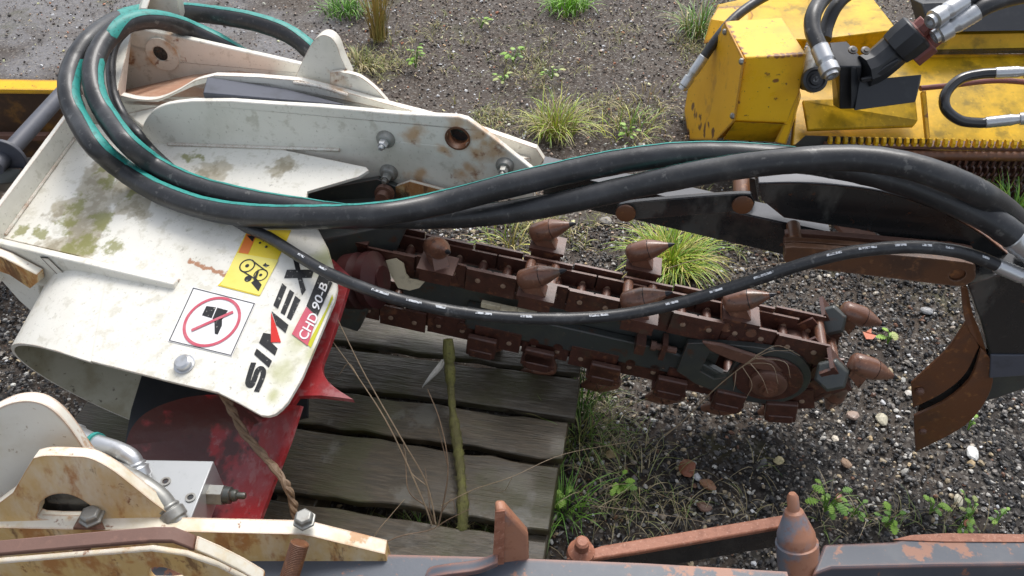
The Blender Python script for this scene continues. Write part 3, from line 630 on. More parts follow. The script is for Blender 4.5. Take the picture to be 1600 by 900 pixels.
# boom bar: recessed web plus a heavier lower bar, nose yoke and hub
def bp(x, y, off=0.0): return NC + CT * (x - .05) + CU * y + CN * off
bm_ = MB(); bm_.prism([bp(-.86, -.072, .022), bp(-.1, -.072, .022), bp(-.1, .068, .022), bp(-.86, .068, .022)], -CN * .044); bm_.obj('boom', M['bar'], TR, bev=.002)
gr = MB(); gr.prism([bp(-.95, .045, .038), bp(.0, .045, .038), bp(.0, .066, .038), bp(-.95, .066, .038)], -CN * .076); gr.obj('guide_rail', M['chain'], TR, bev=.002)
lb = MB(); lb.prism([bp(-.70, -.075, .046), bp(-.20, -.078, .046), bp(-.06, -.086, .046), bp(-.02, -.07, .046), bp(-.14, -.02, .046), bp(-.22, -.004, .046), bp(-.70, .0, .046)], -CN * .022); lb.obj('wear_bar', M['bar'], TR, bev=.004)
yk = MB()
out = [bp(-.19, .045, .060), bp(-.15, .060, .060), bp(-.05, .078, .060)] + [bp(.004 + .100 * math.sin(rad(a)), .094 * math.cos(rad(a)) - .006, .060) for a in range(15, 181, 11)] + [bp(-.06, -.098, .060), bp(-.14, -.078, .060), bp(-.19, -.05, .060)]
win = [bp(x, y, .060) for x, y in ((-.135, .028), (-.10, .040), (-.072, .02), (-.075, -.035), (-.10, -.05), (-.138, -.035))]
yk.prism(out, -CN * .016, [win]); yk.obj('nose_yoke', M['bar'], TR, bev=.006)
y2 = MB(); y2.prism([bp(.010 + .078 * math.cos(rad(a)), -.006 + .070 * math.sin(rad(a)), .068) for a in range(0, 360, 15)], -CN * .0075); y2.obj('cover_plate', M['chain'], TR, bev=.004)
y3 = MB(); y3.prism([bp(x, y, .074) for x, y in ((-.165, .072), (-.12, .076), (.0, .058), (.03, .034), (-.02, .026), (-.09, .036), (-.14, .05))], -CN * .01); y3.obj('guard_plate', M['rust_flat'], TR, bev=.003)
hb = MB(); hb.mat(0).lathe(bp(.012, -.012, .066), CN, [(0, .042), (.012, .042), (.016, .036), (.017, .026)], 24); hb.mat(1).lathe(bp(.012, -.012, .082), CN, [(0, .021), (.012, .021), (.013, .012), (.022, .012)], 12)
hb.obj('nose_hub', [M['rust_flat'], M['pick']], TR)
idl = MB(); idl.lathe(NC - CN * .03, CN, [(0, .074), (.06, .074)], 32); idl.obj('nose_idler', M['chain'], TR)
ts = MB()
ts.mat(0).box(bp(-.29, .012, .055), CT, CU, CN, .022, .03, .05); ts.mat(0).box(bp(-.235, .004, .045), CT, CU, CN, .012, .05, .04)
ts.mat(1).lathe(bp(-.265, .006, .05), CT, [(0, .012), (.012, .012), (.012, .008), (.06, .008)], 8)
ts.obj('tension_bolt', [M['chain'], M['rust_flat']], TR)
cb = MB(); cb.box(bp(-.60, .030, .058), CT, CU, CN, .13, .016, .012); cb.box(bp(-.60, .026, .066), CT, CU, CN, .04, .03, .02); cb.obj('clamp_bracket', M['cream'], TR, bev=.002)
fs_ = MB(); fq = Pl(bp(-.80, .03, .09), CN + EZ * .4); fs_.prism(fq.pts([(600, 408), (618, 404), (630, 412), (634, 428), (640, 436), (664, 440), (655, 450), (640, 454), (622, 450), (612, 432)]), -fq.n * .005); fs_.obj('torn_flap', M['cream'], TR)

# ---- crumber arm behind and above the chain
PCR = Pl(Y(1300, 300, 1.24), PA.n)
def cpl(d): return Pl(PCR.o + EY * d, PCR.n)
ar = MB(); c0 = cpl(0)
topl = c2([(1185, 288), (1245, 287), (1310, 291), (1380, 301), (1450, 323), (1520, 358), (1575, 400), (1600, 428)], 4)
botl = [(1600, 470), (1540, 455), (1510, 438), (1460, 400), (1400, 382), (1370, 364), (1340, 358), (1300, 352), (1225, 340), (1190, 312)]
ar.prism(c0.pts(topl + botl), -c0.n * .05); ar.obj('crumber_arm', M['black'], TR, bev=.003)
cap = MB(); cl_ = [p + EZ * .004 for p in c0.pts(topl, .002)]; cap.loft([cl_, [p - c0.n * .054 for p in cl_]], -EZ, .003)
M['arm_edge'] = mat('worn_sheen_edge', (.13, .133, .146), .35, layers=[('blob', [(SP(x, y, c0), .06) for x, y in ((1500, 362), (1530, 380), (1560, 402), (1590, 425))], (.36, .16, .09), .9, 30, .9, .2, .6), ('noise', 30, .55, .7, (.10, .10, .11), .7)], bump=[(90, .1, .001)], coat=.3)  # worn grey, with haze and sky sheen put into the colour
cap.obj('arm_edge', M['arm_edge'], TR, bev=.001)
M['arm_edge2'] = mat('grey_beam_top', (.045, .048, .058), .35, layers=[('noise', 20, .5, .75, (.09, .09, .10), .7)], bump=[(60, .1, .001)], coat=.3)
bx = MB(); bq = cpl(.02)
bq_ = [(800, 236), (1298, 345), (1298, 366), (1298, 386), (1240, 398), (1010, 348), (800, 290)]
bx.prism(bq.pts([(845, 268), (900, 278), (1040, 307), (1298, 366), (1298, 392), (1240, 402), (1180, 388), (1010, 348), (850, 312)]), -bq.n * .055); bx.obj('support_beam', M['black'], TR, bev=.003)
bt = MB(); q = bq.pts([(846, 267), (1296, 364)], .0); bt.prism([q[0] + EZ * .003, q[1] + EZ * .003, q[1] + EZ * .003 - bq.n * .05, q[0] + EZ * .003 - bq.n * .05], -EZ * .002); bt.obj('beam_top', M['arm_edge2'], TR)
lk = MB(); lq = cpl(-.03)
lk.prism(lq.pts(c2([(978, 318), (962, 326), (963, 338), (980, 344), (1060, 338), (1160, 330), (1178, 322), (1176, 308), (1160, 303), (1060, 310)], 3, True)), -lq.n * .012); lk.obj('link_bar', M['black'], TR, bev=.003)
for x, y in ((1160, 317), (978, 330)):
    k_ = MB(); k_.lathe(lq.at(x, y), lq.n, [(-.10, .016), (.004, .016), (.006, .020), (.010, .019), (.012, .012)], 18); k_.obj('link_pin', M['rust'], TR)
M['link_rust'] = mat('brown_link_rust', (.115, .048, .020), .5, layers=[('noise', 9, .45, .68, (.055, .028, .018), .8), ('noise', 60, .55, .7, (.26, .12, .05), .5), ('edge', .006, 30, .95, 1.1, (.30, .2, .15), .6)], bump=[(90, .3, .002), (300, .2, .001)], coat=.15)
for d, dy, dm in ((-.085, 0, 'link_rust'), (-.055, -9, 'link_rust'), (-.02, -22, 'rust_flat')):
    lb2 = MB(); l2 = cpl(d)
    o2 = c2([(1240, 386), (1228, 394), (1224, 404), (1230, 412), (1245, 417), (1370, 432), (1490, 447), (1512, 444), (1524, 434), (1522, 420), (1508, 410), (1380, 397)], 3, True)
    o2 = [(x, y + dy) for x, y in o2]
    lb2.prism(l2.pts(o2), -l2.n * .014, [hole(l2, 1496, 430 + dy, .014)]); lb2.obj('link_bar', M[dm], TR, bev=.003)
for x, y in ((1246, 402), (1496, 430)):
    k_ = MB(); k_.lathe(cpl(-.085).at(x, y), PCR.n, [(-.10, .0135), (-.006, .0135)], 18); k_.obj('link_pin', M['rust'], TR)
# bucket-like holder at the right with the slotted crumber shoe
hd = MB(); hq = cpl(-.06); 
hd.prism(hq.pts([(1512, 446), (1560, 430), (1660, 420), (1660, 590), (1600, 585), (1546, 590), (1548, 560), (1532, 500)]), -hq.n * .10); hd.obj('shoe_holder', M['black'], TR, bev=.003)
hd = MB(); hd.prism(hq.pts([(1548, 555), (1660, 556), (1660, 592), (1600, 587), (1546, 591)], .004), -hq.n * .02); hd.obj('holder_rib', M['dark_panel'], TR, bev=.002)
hd = MB(); hq2 = cpl(-.02); hd.prism(hq2.pts([(1535, 590), (1600, 585), (1660, 585), (1660, 590), (1600, 608), (1560, 622), (1536, 628)]), -hq2.n * .04); hd.obj('holder_foot', M['bar'], TR, bev=.003)
def shoe(outer, inner, name, d0, d1):
    mb = MB(); A = [mixp(cpl(d0).at(*p), cpl(d1).at(*p), i / (len(outer) - 1)) for i, p in enumerate(outer)]
    B = [mixp(cpl(d0).at(*p), cpl(d1).at(*p), i / (len(inner) - 1)) for i, p in enumerate(inner)]
    mb.loft([A, [mixp(a, b, .5) - PCR.n * .004 for a, b in zip(A, B)], B], -PCR.n, .008); return mb.obj(name, M['rust'], TR, bev=.002)
n_ = 18
def res(L, n=18):
    P = crv([(a, b, 0) for a, b in L], 12); ds = [0]
    for a, b in zip(P, P[1:]): ds.append(ds[-1] + (b - a).length)
    out = []
    for k in range(n):
        t = ds[-1] * k / (n - 1); i = max(j for j in range(len(ds)) if ds[j] <= t + 1e-9); i = min(i, len(P) - 2)
        f = (t - ds[i]) / max(1e-9, ds[i + 1] - ds[i]); p = P[i].lerp(P[i + 1], f); out.append((p.x, p.y))
    return out
shoe(res([(1510, 503), (1482, 545), (1452, 574), (1424, 600)]), res([(1530, 543), (1508, 585), (1474, 614), (1427, 638)]), 'shoe_plate', -.055, -.055)
bkp = MB(); bkp.prism(cpl(-.035).pts([(1532, 530), (1505, 570), (1440, 615), (1432, 650), (1490, 640), (1530, 600), (1545, 555)]), -PCR.n * .01); bkp.obj('dark_slit_backing', M['black'], TR)  # black plate added so the slit reads as a dark gap
shoe(res([(1533, 545), (1516, 592), (1478, 626), (1428, 651)]), res([(1547, 560), (1550, 606), (1512, 662), (1431, 707)]), 'shoe_plate', -.062, -.062)
shoe(res([(1502, 450), (1504, 475), (1508, 500), (1516, 520)]), res([(1512, 450), (1520, 490), (1532, 520), (1546, 565)]), 'shoe_plate', -.055, -.055)
for x, y in ((1437, 610), (1441, 672)):
    mb = MB(); mb.lathe(cpl(-.055).at(x, y), PCR.n, [(0, .009), (.006, .009), (.01, .005)], 8); mb.obj('bolt', M['rust_flat'], TR)
stp = MB(); stp.prism(cpl(.05).pts([(1150, 275), (1180, 280), (1185, 315), (1150, 300)]), -PCR.n * .03); stp.obj('bracket', M['black'], TR, bev=.002)
fl2 = MB(); fl2.prism([Z(1305, 350, .50), Z(1350, 352, .50), Z(1400, 390, .46), Z(1340, 384, .46)], -EZ * .01); fl2.obj('bracket', M['rust_flat'], TR)
# ================================================================== HOSES
def hose(label, cp, r, stripe=None, name='hydraulic_hose', mat_='rubber', group='hydraulic hoses', n=10, cat='hose', ends=()):
    # cp: (px, py, z [, stripe direction on the picture dx, dy, amount towards the viewer])
    P = crv([PH.at(c[0], c[1], -c[2]) if c[2] < 0 else Z(c[0], c[1], c[2]) for c in cp], n)     # a negative height: that far above the hood sheet
    root = thing(name, P[len(P) // 2], label, cat, group)
    rq = random.Random(len(P)); RR0 = [r * (1 + .018 * math.sin(i * .9) * math.sin(i * .37) + rq.uniform(-.012, .012)) for i in range(len(P))]
    MB().tube(P, RR0, 18).obj('rubber_cover', M[mat_], root, sharp=60)
    if stripe:
        D = []
        for i in range(len(P)):
            u = i / n; a = min(int(u), len(stripe) - 1); b = min(a + 1, len(stripe) - 1); f = u - int(u)
            q = [stripe[a][k] * (1 - f) + stripe[b][k] * f for k in range(4)]
            D.append((RT * q[0] - UPV * q[1] + (CP - P[i]).normalized() * q[2]).normalized())
        hwid = [(stripe[min(int(i / n), len(stripe) - 1)][3]) for i in range(len(P))]
        h = sum(hwid) / len(hwid)
        mb = MB(); k_n = 6; vs = []; fs = []
        m = len(P)
        for i in range(m):
            T = (P[min(i + 1, m - 1)] - P[max(i - 1, 0)]).normalized(); x = (D[i] - T * D[i].dot(T)).normalized(); y = T.cross(x)
            for k in range(k_n + 1):
                a = rad(hwid[i]) * (k / k_n - .5); vs.append(P[i] + (x * math.cos(a) + y * math.sin(a)) * (RR0[i] + .0007))
        for i in range(m - 1):
            for k in range(k_n): a = i * (k_n + 1) + k; fs.append((a, a + 1, a + k_n + 2, a + k_n + 1))
        mb.add(vs, fs).obj('stripe', M['teal'], root, sharp=60)
    return root, P
def coupling(root, p, d, r, L=.09, m1='zinc'):
    mb = MB(); mb.lathe(p - d * .01, d, [(0, r * 1.02), (.002, r * 1.1)] + [(L * (.05 + .045 * k), r * (1.12 if k % 2 else 1.06)) for k in range(11)] + [(L * .57, r * .92), (L * .62, r * .92), (L * .63, r * 1.16), (L * .66, r * 1.18), (L * .88, r * 1.18), (L * .91, r * .85), (L, r * .85), (L, r * .5), (L * .93, r * .5)], 18)
    return mb.obj('coupling', M[m1], root)
T1 = (0, -1, .5, 60)
# outer loop
cpA = [(505, 112, .60), (485, 80, .65), (450, 53, .68), (400, 35, .70), (345, 25, .71), (290, 19, .70), (232, 20, .71), (182, 34, .76), (142, 62, .77), (116, 100, .75), (108, 140, .73), (120, 182, .70), (150, 228, .685), (196, 268, -.042), (252, 302, -.034), (330, 328, -.036), (415, 338, -.046), (500, 339, -.066), (590, 335, .665), (690, 317, .66), (800, 289, .70), (900, 266, .73), (1000, 248, .76), (1100, 241, .78), (1200, 246, .79), (1300, 258, .785), (1400, 281, .785), (1480, 311, .78), (1545, 342, .765), (1592, 374, .74)]
stA = [(0, -1, .5, 70)] * 7 + [(.3, -.6, .4, 0.1)] * 2 + [(.7, .3, .85, 40), (.75, .2, .85, 46), (.75, -.1, .8, 46), (.7, -.5, .7, 44), (.5, -.8, .65, 40), (.4, -.9, .6, 36), (.2, -1, .6, 34), (0, -1, .55, 32), (0, -1, .5, 32), (0, -1, .35, 34), (0, -1, .2, 40), (0, -1, .15, 44), (0, -1, .15, 46), (0, -1, .15, 46), (0, -1, .15, 44), (0, -1, .1, 40), (0, -1, .1, 40), (0, -1, .2, 30), (.2, -1, .2, 30), (.3, -1, .2, 26), (.3, -1, .1, 26)]
rA, PAth = hose('thick black hose with teal stripe, outermost big loop lying over the white hood', cpA, .0242, stA)
coupling(rA, PAth[-1], (PAth[-1] - PAth[-4]).normalized(), .024, .16)
cpB = [(420, 116, .54), (356, 74, .645), (298, 46, .70), (246, 31, .765), (200, 36, .785), (166, 62, .775), (147, 100, .755), (148, 140, .73), (166, 180, .70), (198, 222, .685), (244, 260, -.040), (300, 288, -.030), (380, 310, -.026), (470, 326, -.024), (560, 338, -.018), (660, 341, .59), (760, 336, .62), (860, 321, .67), (960, 299, .715), (1060, 277, .765), (1150, 261, .80), (1240, 251, .83), (1330, 247, .845), (1410, 257, .85), (1480, 279, .84), (1535, 305, .81), (1575, 334, .75), (1604, 366, .67)]
stB = [(.3, -1, .5, 70)] * 5 + [(.6, -.5, .6, 0.1)] * 1 + [(.85, .1, .6, 40), (.85, -.1, .6, 44), (.8, -.4, .5, 42), (.7, -.7, .45, 40), (.5, -.9, .4, 36), (.3, -1, .35, 34), (.1, -1, .3, 34), (0, -1, .25, 30), (0, -1, .1, 30), (0, -1, 0, 30), (0, -1, -.1, 34), (0, -1, -.1, 34), (0, -1, 0, 34), (0, -1, 0, 34), (0, -1, 0, 30), (0, -1, -.1, 26), (0, -1, -.2, 20), (0, -1, -.3, 14), (0, -1, -.4, 10), (0, -1, -.5, 10), (0, -1, -.5, 10), (0, -1, -.5, 10)]
rB, PBth = hose('thick black hose with teal stripe, inner big loop, arching highest over the black arm', cpB, .0232, stB)
cpC = [(196, 48, .72), (181, 66, .715), (174, 92, .70), (174, 124, .685), (181, 156, .67), (195, 184, .65), (214, 208, .655), (238, 236, -.016), (275, 270, -.013), (330, 318, -.013), (380, 352, -.014), (420, 371, -.020), (470, 402, -.034), (520, 430, -.042), (600, 461, .60), (680, 481, .57), (760, 493, .56), (850, 498, .555), (950, 494, .555), (1050, 476, .575), (1150, 447, .62), (1250, 414, .68), (1330, 394, .71), (1420, 386, .72), (1490, 392, .715), (1535, 405, .70), (1566, 418, .69)]
rC, PCth = hose('thin black hose with white printing sagging in front of the rusty chain', cpC, .0116, None, group=None, n=10)
coupling(rC, PCth[-1], (PCth[-1] - PCth[-5]).normalized(), .0125, .09)
mb = MB(); i = 120; rr = random.Random(3)
while i < len(PCth) - 4:
    L = rr.choice((2, 2, 3)); seg = PCth[i:i + L + 1]; m = len(seg)
    D = [((CP - p).normalized() * .8 + EZ * .5).normalized() for p in seg]
    if len(seg) > 2: mb.tube(seg, .0118, 2, False, rad(-10), rad(10), D, .0005)
    i += L + rr.choice((3, 5, 6, 9))
tag(mb.obj('printed_marking', M['print'], rC), kind='stuff')

# ================================================================== PALLET
PZ = .14
pd_x = V((math.cos(rad(-10)), math.sin(rad(-10)), 0)); pd_y = V((-pd_x.y, pd_x.x, 0))
p_or = Z(905, 590, PZ)                                   # right far corner of the board in front of the chain
PAL = thing('wooden_pallet', p_or - pd_x * .55 - pd_y * .25 - EZ * PZ, 'weathered wet wooden pallet carrying the trencher', 'pallet')
M['wood'] = mat('wet_weathered_wood', (.060, .043, .022), 0.42, layers=[('noise', 26, .61, .66, (.018, .013, .009), .9, (.5, 16, 4, 10)), 
    ('noise', 8, .42, .62, (.040, .031, .018), .9, (.8, 9, 4, 10)), ('noise', 16, .48, .62, (.105, .082, .052), .6, (.9, 11, 4, 10)), ('noise', 30, .5, .64, (.03, .024, .015), .6, (.8, 9, 4, 10)), ('noise', 5, .46, .64, (.045, .044, .010), .8), ('noise', 7, .56, .66, (.13, .125, .105), .7), ('noise', 22, .62, .7, (.02, .018, .012), .7)],
    bump=[(12, .5, .005, (.8, 9, 3, 10)), (40, .5, .003, (.9, 8, 3, 10))], coat=.08)
M['wood_grey'] = mat('wet_grey_wood', (.082, .068, .048), 0.36, layers=[('noise', 26, .62, .66, (.018, .013, .009), .9, (.5, 16, 4, 10)), 
    ('noise', 8, .44, .62, (.055, .045, .03), .9, (.8, 9, 4, 10)), ('noise', 16, .48, .62, (.165, .150, .122), .6, (.9, 11, 4, 10)), ('noise', 30, .5, .64, (.04, .034, .025), .6, (.8, 9, 4, 10)), ('noise', 5, .48, .66, (.044, .042, .013), .8), ('noise', 8, .58, .66, (.07, .045, .022), .8), ('noise', 22, .64, .7, (.03, .025, .018), .7)],
    bump=[(12, .5, .005, (.8, 9, 3, 10)), (40, .5, .003, (.9, 8, 3, 10))], coat=.1)
boards = [(-.33, -.215, 0, 'wood_grey'), (-.195, -.155, 0, 'wood'), (-.14, -.012, .0, 'wood_grey'), (.0, .128, .004, 'wood_grey'), (.138, .25, -.008, 'wood'), (.259, .425, -.014, 'wood'), (.445, .545, -.05, 'wood')]
for i, (d0, d1, dx, mm) in enumerate(boards):
    mb = MB(); c0_, c1_ = p_or - pd_y * d0 + pd_x * dx, p_or - pd_y * d1 + pd_x * dx
    n = 22; L_ = 1.12; R1, R2 = [], []
    rr = random.Random(i)
    far = [c0_ - pd_x * L_ * k / n - pd_y * rr.uniform(0, .009) - EZ * rr.uniform(0, .003) for k in range(n + 1)]
    near = [c1_ - pd_x * L_ * k / n + pd_y * rr.uniform(0, .010) - EZ * rr.uniform(0, .003) for k in range(n + 1)]
    mid = [a.lerp(b, .5) + EZ * .001 for a, b in zip(far, near)]
    mb.loft([far, mid, near], -EZ, .022); mb.obj('deck_board', M[mm], PAL, bev=.003)
for k in range(3):
    c = p_or - pd_x * (.06 + k * .50) - pd_y * .14
    mb = MB(); mb.box(c - EZ * .072, pd_y, pd_x, EZ, .96, .09, .09 - .002); mb.obj('stringer', M['wood'], PAL, bev=.004)
for k, (d0, d1) in enumerate(((-.3, -.2), (.05, .15), (.4, .5))):
    mb = MB(); c = p_or - pd_x * .55 - pd_y * (d0 + d1) / 2 - EZ * .129; mb.box(c, pd_x, pd_y, EZ, 1.08, .1, .02); mb.obj('bottom_board', M['wood'], PAL, bev=.003)

# ================================================================== YELLOW MACHINE, top right
YM = thing('mulcher', Z(1350, 240, 0), 'yellow flail machine with wet, algae stained deck behind the hoses at top right', 'mulcher')
y_ = Y
def poly_hull(name, pts, m, bev=.003, back_=None):
    mb = MB(); mb.hull(pts); return mb.obj(name, M[m], YM, bev=bev)
pln = Pl(y_(1164, 90, 2.30), (y_(1132, 33, 2.55) - y_(1164, 90, 2.30)).cross(y_(1148, 188, 2.265) - y_(1164, 90, 2.30)))
bx_pts = [y_(1164, 90, 2.30), y_(1260, 85, 2.28), y_(1240, 192, 2.25), y_(1148, 188, 2.265), y_(1132, 33, 2.55), y_(1222, 27, 2.56)] + pln.pts([(1120, 217), (1077, 217), (1069, 172), (1075, 138)]) + [y_(1230, 60, 2.66), y_(1243, 150, 2.55)]
poly_hull('gear_cover', bx_pts, 'yellow', .004)
M['yellow_worn'] = mat('yellow_paint_flaking', (.80, .42, .015), 0.4, layers=[('noise', 6, .42, .75, (.70, .34, .012), .7), ('noise', 11, .56, .66, (.50, .24, .03), .6), ('blob', [(tuple(pln.at(x, y)), r) for x, y, r in ((1088, 165, .035), (1092, 178, .035), (1098, 192, .04), (1104, 204, .035), (1080, 205, .035), (1120, 208, .03), (1084, 150, .02), (1112, 196, .02))], (.13, .05, .03), .95, 22, 1.6, .25, .42), ('noise', 60, .66, .7, (.16, .06, .03), .9), ('edge', .016, 20, .80, .92, (.22, .085, .04), .9)], bump=[(60, .2, .0015)])
mb = MB(); mb.prism(pln.pts([(1133, 36), (1161, 92), (1146, 190), (1119, 219), (1076, 219), (1069, 172), (1075, 137)], .012), -pln.n * .006); mb.obj('side_panel', M['yellow_worn'], YM, bev=.002)
for x, y in ((1134, 50), (1160, 96), (1146, 181), (1073, 138), (1067, 187)):
    mb = MB(); mb.lathe(pln.at(x, y, .012), pln.n, [(0, .010), (.007, .010), (.010, .006)], 6); mb.obj('bolt', M['dull_steel'], YM)
mb = MB(); mb.hull([y_(1148, 190, 2.262), y_(1238, 194, 2.247), y_(1212, 222, 2.30), y_(1130, 218, 2.32), y_(1212, 218, 2.5), y_(1130, 214, 2.5)]); mb.obj('cover_lip', M['yellow_mossy'], YM, bev=.002)
mb = MB(); mb.hull([y_(1239, 194, 2.244), y_(1250, 140, 2.262), y_(1228, 226, 2.24), y_(1210, 222, 2.25), y_(1239, 194, 2.3), y_(1228, 224, 2.3), y_(1252, 150, 2.34)]); mb.obj('cover_lip', M['yellow'], YM, bev=.002)
# box behind it
mb = MB(); mb.hull([y_(1121, 7, 2.86), y_(1110, 60, 2.8), y_(1180, 4, 2.9), y_(1264, -4, 2.9), y_(1262, 62, 2.64), y_(1140, 60, 2.66), y_(1100, 90, 2.7), y_(1240, 120, 2.7), y_(1180, -6, 3.1), y_(1270, -12, 3.1)]); mb.obj('rear_housing', M['yellow_mossy'], YM, bev=.004)
mb = MB(); mb.hull([y_(1110, 30, 2.78), y_(1178, 24, 2.76), y_(1170, 8, 2.80), y_(1122, 10, 2.84), y_(1098, 70, 2.74), y_(1170, 40, 2.7)]); mb.obj('step_panel', M['yellow'], YM, bev=.003)
# sloping wet deck and the raised triangular hood
FR = 2.27
deck = MB()
dq = [y_(1238, 226, FR + .01), y_(1480, 236, FR), y_(1720, 240, FR - .01), y_(1720, 84, 2.66), y_(1440, 84, 2.66), y_(1250, 96, 2.66)]
deck.prism(dq, V((0, .01, -.03))); deck.obj('deck', M['yellow_mossy'], YM, bev=.003)
mb = MB(); mb.prism([y_(1440, 84, 2.655), y_(1720, 84, 2.655), y_(1720, 50, 2.68), y_(1440, 55, 2.68)], V((0, .03, 0))); mb.obj('rear_wall', M['yellow_mossy'], YM, bev=.003)
mb = MB(); a, b = y_(1430, 86, 2.645), y_(1730, 81, 2.645); mb.prism([a, b, b + EZ * .012, a + EZ * .012], V((0, .02, 0))); mb.obj('seam', M['black'], YM)
mb = MB(); mb.hull([y_(1296, 60, 2.62), y_(1402, 46, 2.62), y_(1360, -8, 2.95), y_(1255, -8, 2.95), y_(1296, 96, 2.66), y_(1402, 92, 2.66), y_(1262, 40, 2.7)]); mb.obj('sloped_cover', M['yellow_mossy'], YM, bev=.004)
mb = MB(); mb.prism([y_(1260, 206, FR + .035), y_(1425, 200, FR + .045), y_(1432, 192, FR + .05), y_(1428, 152, FR + .13), y_(1252, 160, FR + .12)], V((0, -.004, .012))); mb.obj('deck_patch', M['yellow_mossy'], YM, bev=.004)
mb = MB(); mb.prism([y_(1437, 146, FR + .12), y_(1444, 146, FR + .12), y_(1452, 236, FR - .012), y_(1446, 236, FR - .012)], V((0, -.006, .014))); mb.obj('rib', M['yellow'], YM, bev=.002)
mb = MB(); mb.prism([y_(1440, 5, 2.72), y_(1720, -5, 2.72), y_(1720, 46, 2.64), y_(1452, 50, 2.64)], V((0, .10, -.02))); mb.obj('rubber_flap', M['black_plastic'], YM, bev=.004)
mb = MB(); mb.hull([y_(1432, 40, 2.75), y_(1444, -12, 2.80), y_(1720, -20, 2.85), y_(1720, 0, 2.75), y_(1450, 50, 2.85), y_(1720, 30, 2.95)]); mb.obj('rear_drum', M['black_plastic'], YM, bev=.01)
mb = MB(); mb.prism([y_(1258, 212, FR + .005), y_(1450, 218, FR), y_(1450, 236, FR - .005), y_(1240, 228, FR + .005)], V((0, -.004, .004))); mb.obj('dirt_strip', M['bar'], YM, bev=.001)
# comb of small teeth, rusty tube, hanging chains
lipa, lipb = y_(1290, 226, FR - .02), y_(1720, 234, FR - .03)
mb = MB(); mb.prism([lipa, lipb, lipb - EZ * .012, lipa - EZ * .012], V((0, .04, 0))); mb.obj('comb_strip', M['rust_flat'], YM, bev=.002)
tm = MB(); tm.hull([V((x, y, zz)) for x in (-.0052, .0052) for y, zz in ((-.006, -.010), (.012, -.010), (.014, .012), (.004, .014), (-.006, .004))]); tooth_me = tm.mesh('comb_tooth', M['yellow_mossy'])
nT = 36
for k in range(nT):
    p = lipa.lerp(lipb, (k + .5) / nT) + V((0, 0, .012)); o = bpy.data.objects.new('comb_tooth', tooth_me); COL.objects.link(o); o.parent = YM; o.location = p - ORG[YM]
ta_, tb_ = y_(1100, 238, FR - .01), y_(1740, 246, FR - .04)
mb = MB(); mb.lathe(ta_, tb_ - ta_, [(0, .017), ((tb_ - ta_).length, .017)], 18); mb.obj('rod', M['rust'], YM)
mb = MB(); ring_me = None
mb.tube(crv([V((.011 * math.cos(a), 0, .019 * math.sin(a))) for a in [2 * math.pi * k / 8 for k in range(8)]] + [V((.011, 0, 0))], 1), .0042, 5, cap=False); ring_me = mb.mesh('chain_ring', M['chain'])
nC, nR = 34, 6; cnt = 0
for i in range(nC):
    top_ = ta_.lerp(tb_, .42 + .58 * (i + .5) / nC)
    for j in range(nR):
        p = top_ + V((0, .0, -.025 - j * .031)); 
        if p.z < .012: continue
        o = bpy.data.objects.new('chain_ring', ring_me); COL.objects.link(o); o.parent = YM; o.matrix_local = Matrix.Translation(p - ORG[YM]) @ Matrix.Rotation(rad(45 + 90 * (j % 2)), 4, 'Z'); cnt += 1
mb = MB(); mb.prism([y_(1100, 236, FR + .06), y_(1740, 240, FR + .05), V((tb_.x, FR + .05, .02)), V((ta_.x, FR + .06, .02))], V((0, .01, 0))); mb.obj('inner_guard', M['chain'], YM)
# black bracket with the red-capped hose sockets
M['cap_red'] = mat('faded_red_cap', (.20, .06, .05), .5, layers=[('noise', 40, .45, .7, (.09, .04, .035), .7)], bump=[(90, .2, .001)])
BK = thing('hose_bracket', y_(1350, 150, 2.30), 'black plastic hose bracket with red capped hose ends, standing on the yellow deck', 'hose holder')
def bobj(name, mb, m, bev=.003): return mb.obj(name, M[m] if isinstance(m, str) else [M[q] for q in m], BK, bev=bev)
mb = MB(); mb.hull([y_(1296, 66, 2.34), y_(1322, 64, 2.36), y_(1348, 92, 2.30), y_(1346, 104, 2.26), y_(1312, 104, 2.26), y_(1300, 84, 2.3), y_(1312, 170, 2.26), y_(1338, 170, 2.26), y_(1302, 165, 2.36), y_(1346, 168, 2.34)]); bobj('holder_body', mb, 'black_plastic')
mb = MB(); mb.hull([y_(1342, 106, 2.27), y_(1342, 172, 2.24), y_(1330, 104, 2.24), y_(1330, 170, 2.22), y_(1346, 110, 2.3), y_(1348, 165, 2.3)]); bobj('holder_rib', mb, 'black_plastic')
mb = MB(); mb.hull([y_(1342, 126, 2.26), y_(1440, 116, 2.27), y_(1430, 160, 2.22), y_(1334, 173, 2.22), y_(1345, 140, 2.34), y_(1438, 130, 2.34)]); bobj('side_wing', mb, 'black_plastic')
armp = crv([y_(1348, 112, 2.28), y_(1366, 104, 2.29), y_(1384, 90, 2.30), y_(1400, 76, 2.31), y_(1418, 62, 2.32)], 6)
mb = MB(); mb.tube(armp, .052, 10); bobj('arm', mb, 'black_plastic', 0)
mb = MB(); mb.prism([y_(1346, 124, 2.235), y_(1364, 120, 2.235), y_(1384, 104, 2.24), y_(1404, 92, 2.245), y_(1406, 96, 2.245), y_(1388, 112, 2.24), y_(1368, 126, 2.235), y_(1346, 130, 2.235)], V((0, .012, 0))); bobj('arm_flange', mb, 'black_plastic')
dA = (y_(1440, 44, 2.32) - y_(1396, 80, 2.32)).normalized()
mb = MB(); mb.lathe(y_(1398, 78, 2.30), dA, [(0, .056), (.03, .062), (.075, .062), (.08, .052)], 10); bobj('clamp', mb, 'black_plastic')
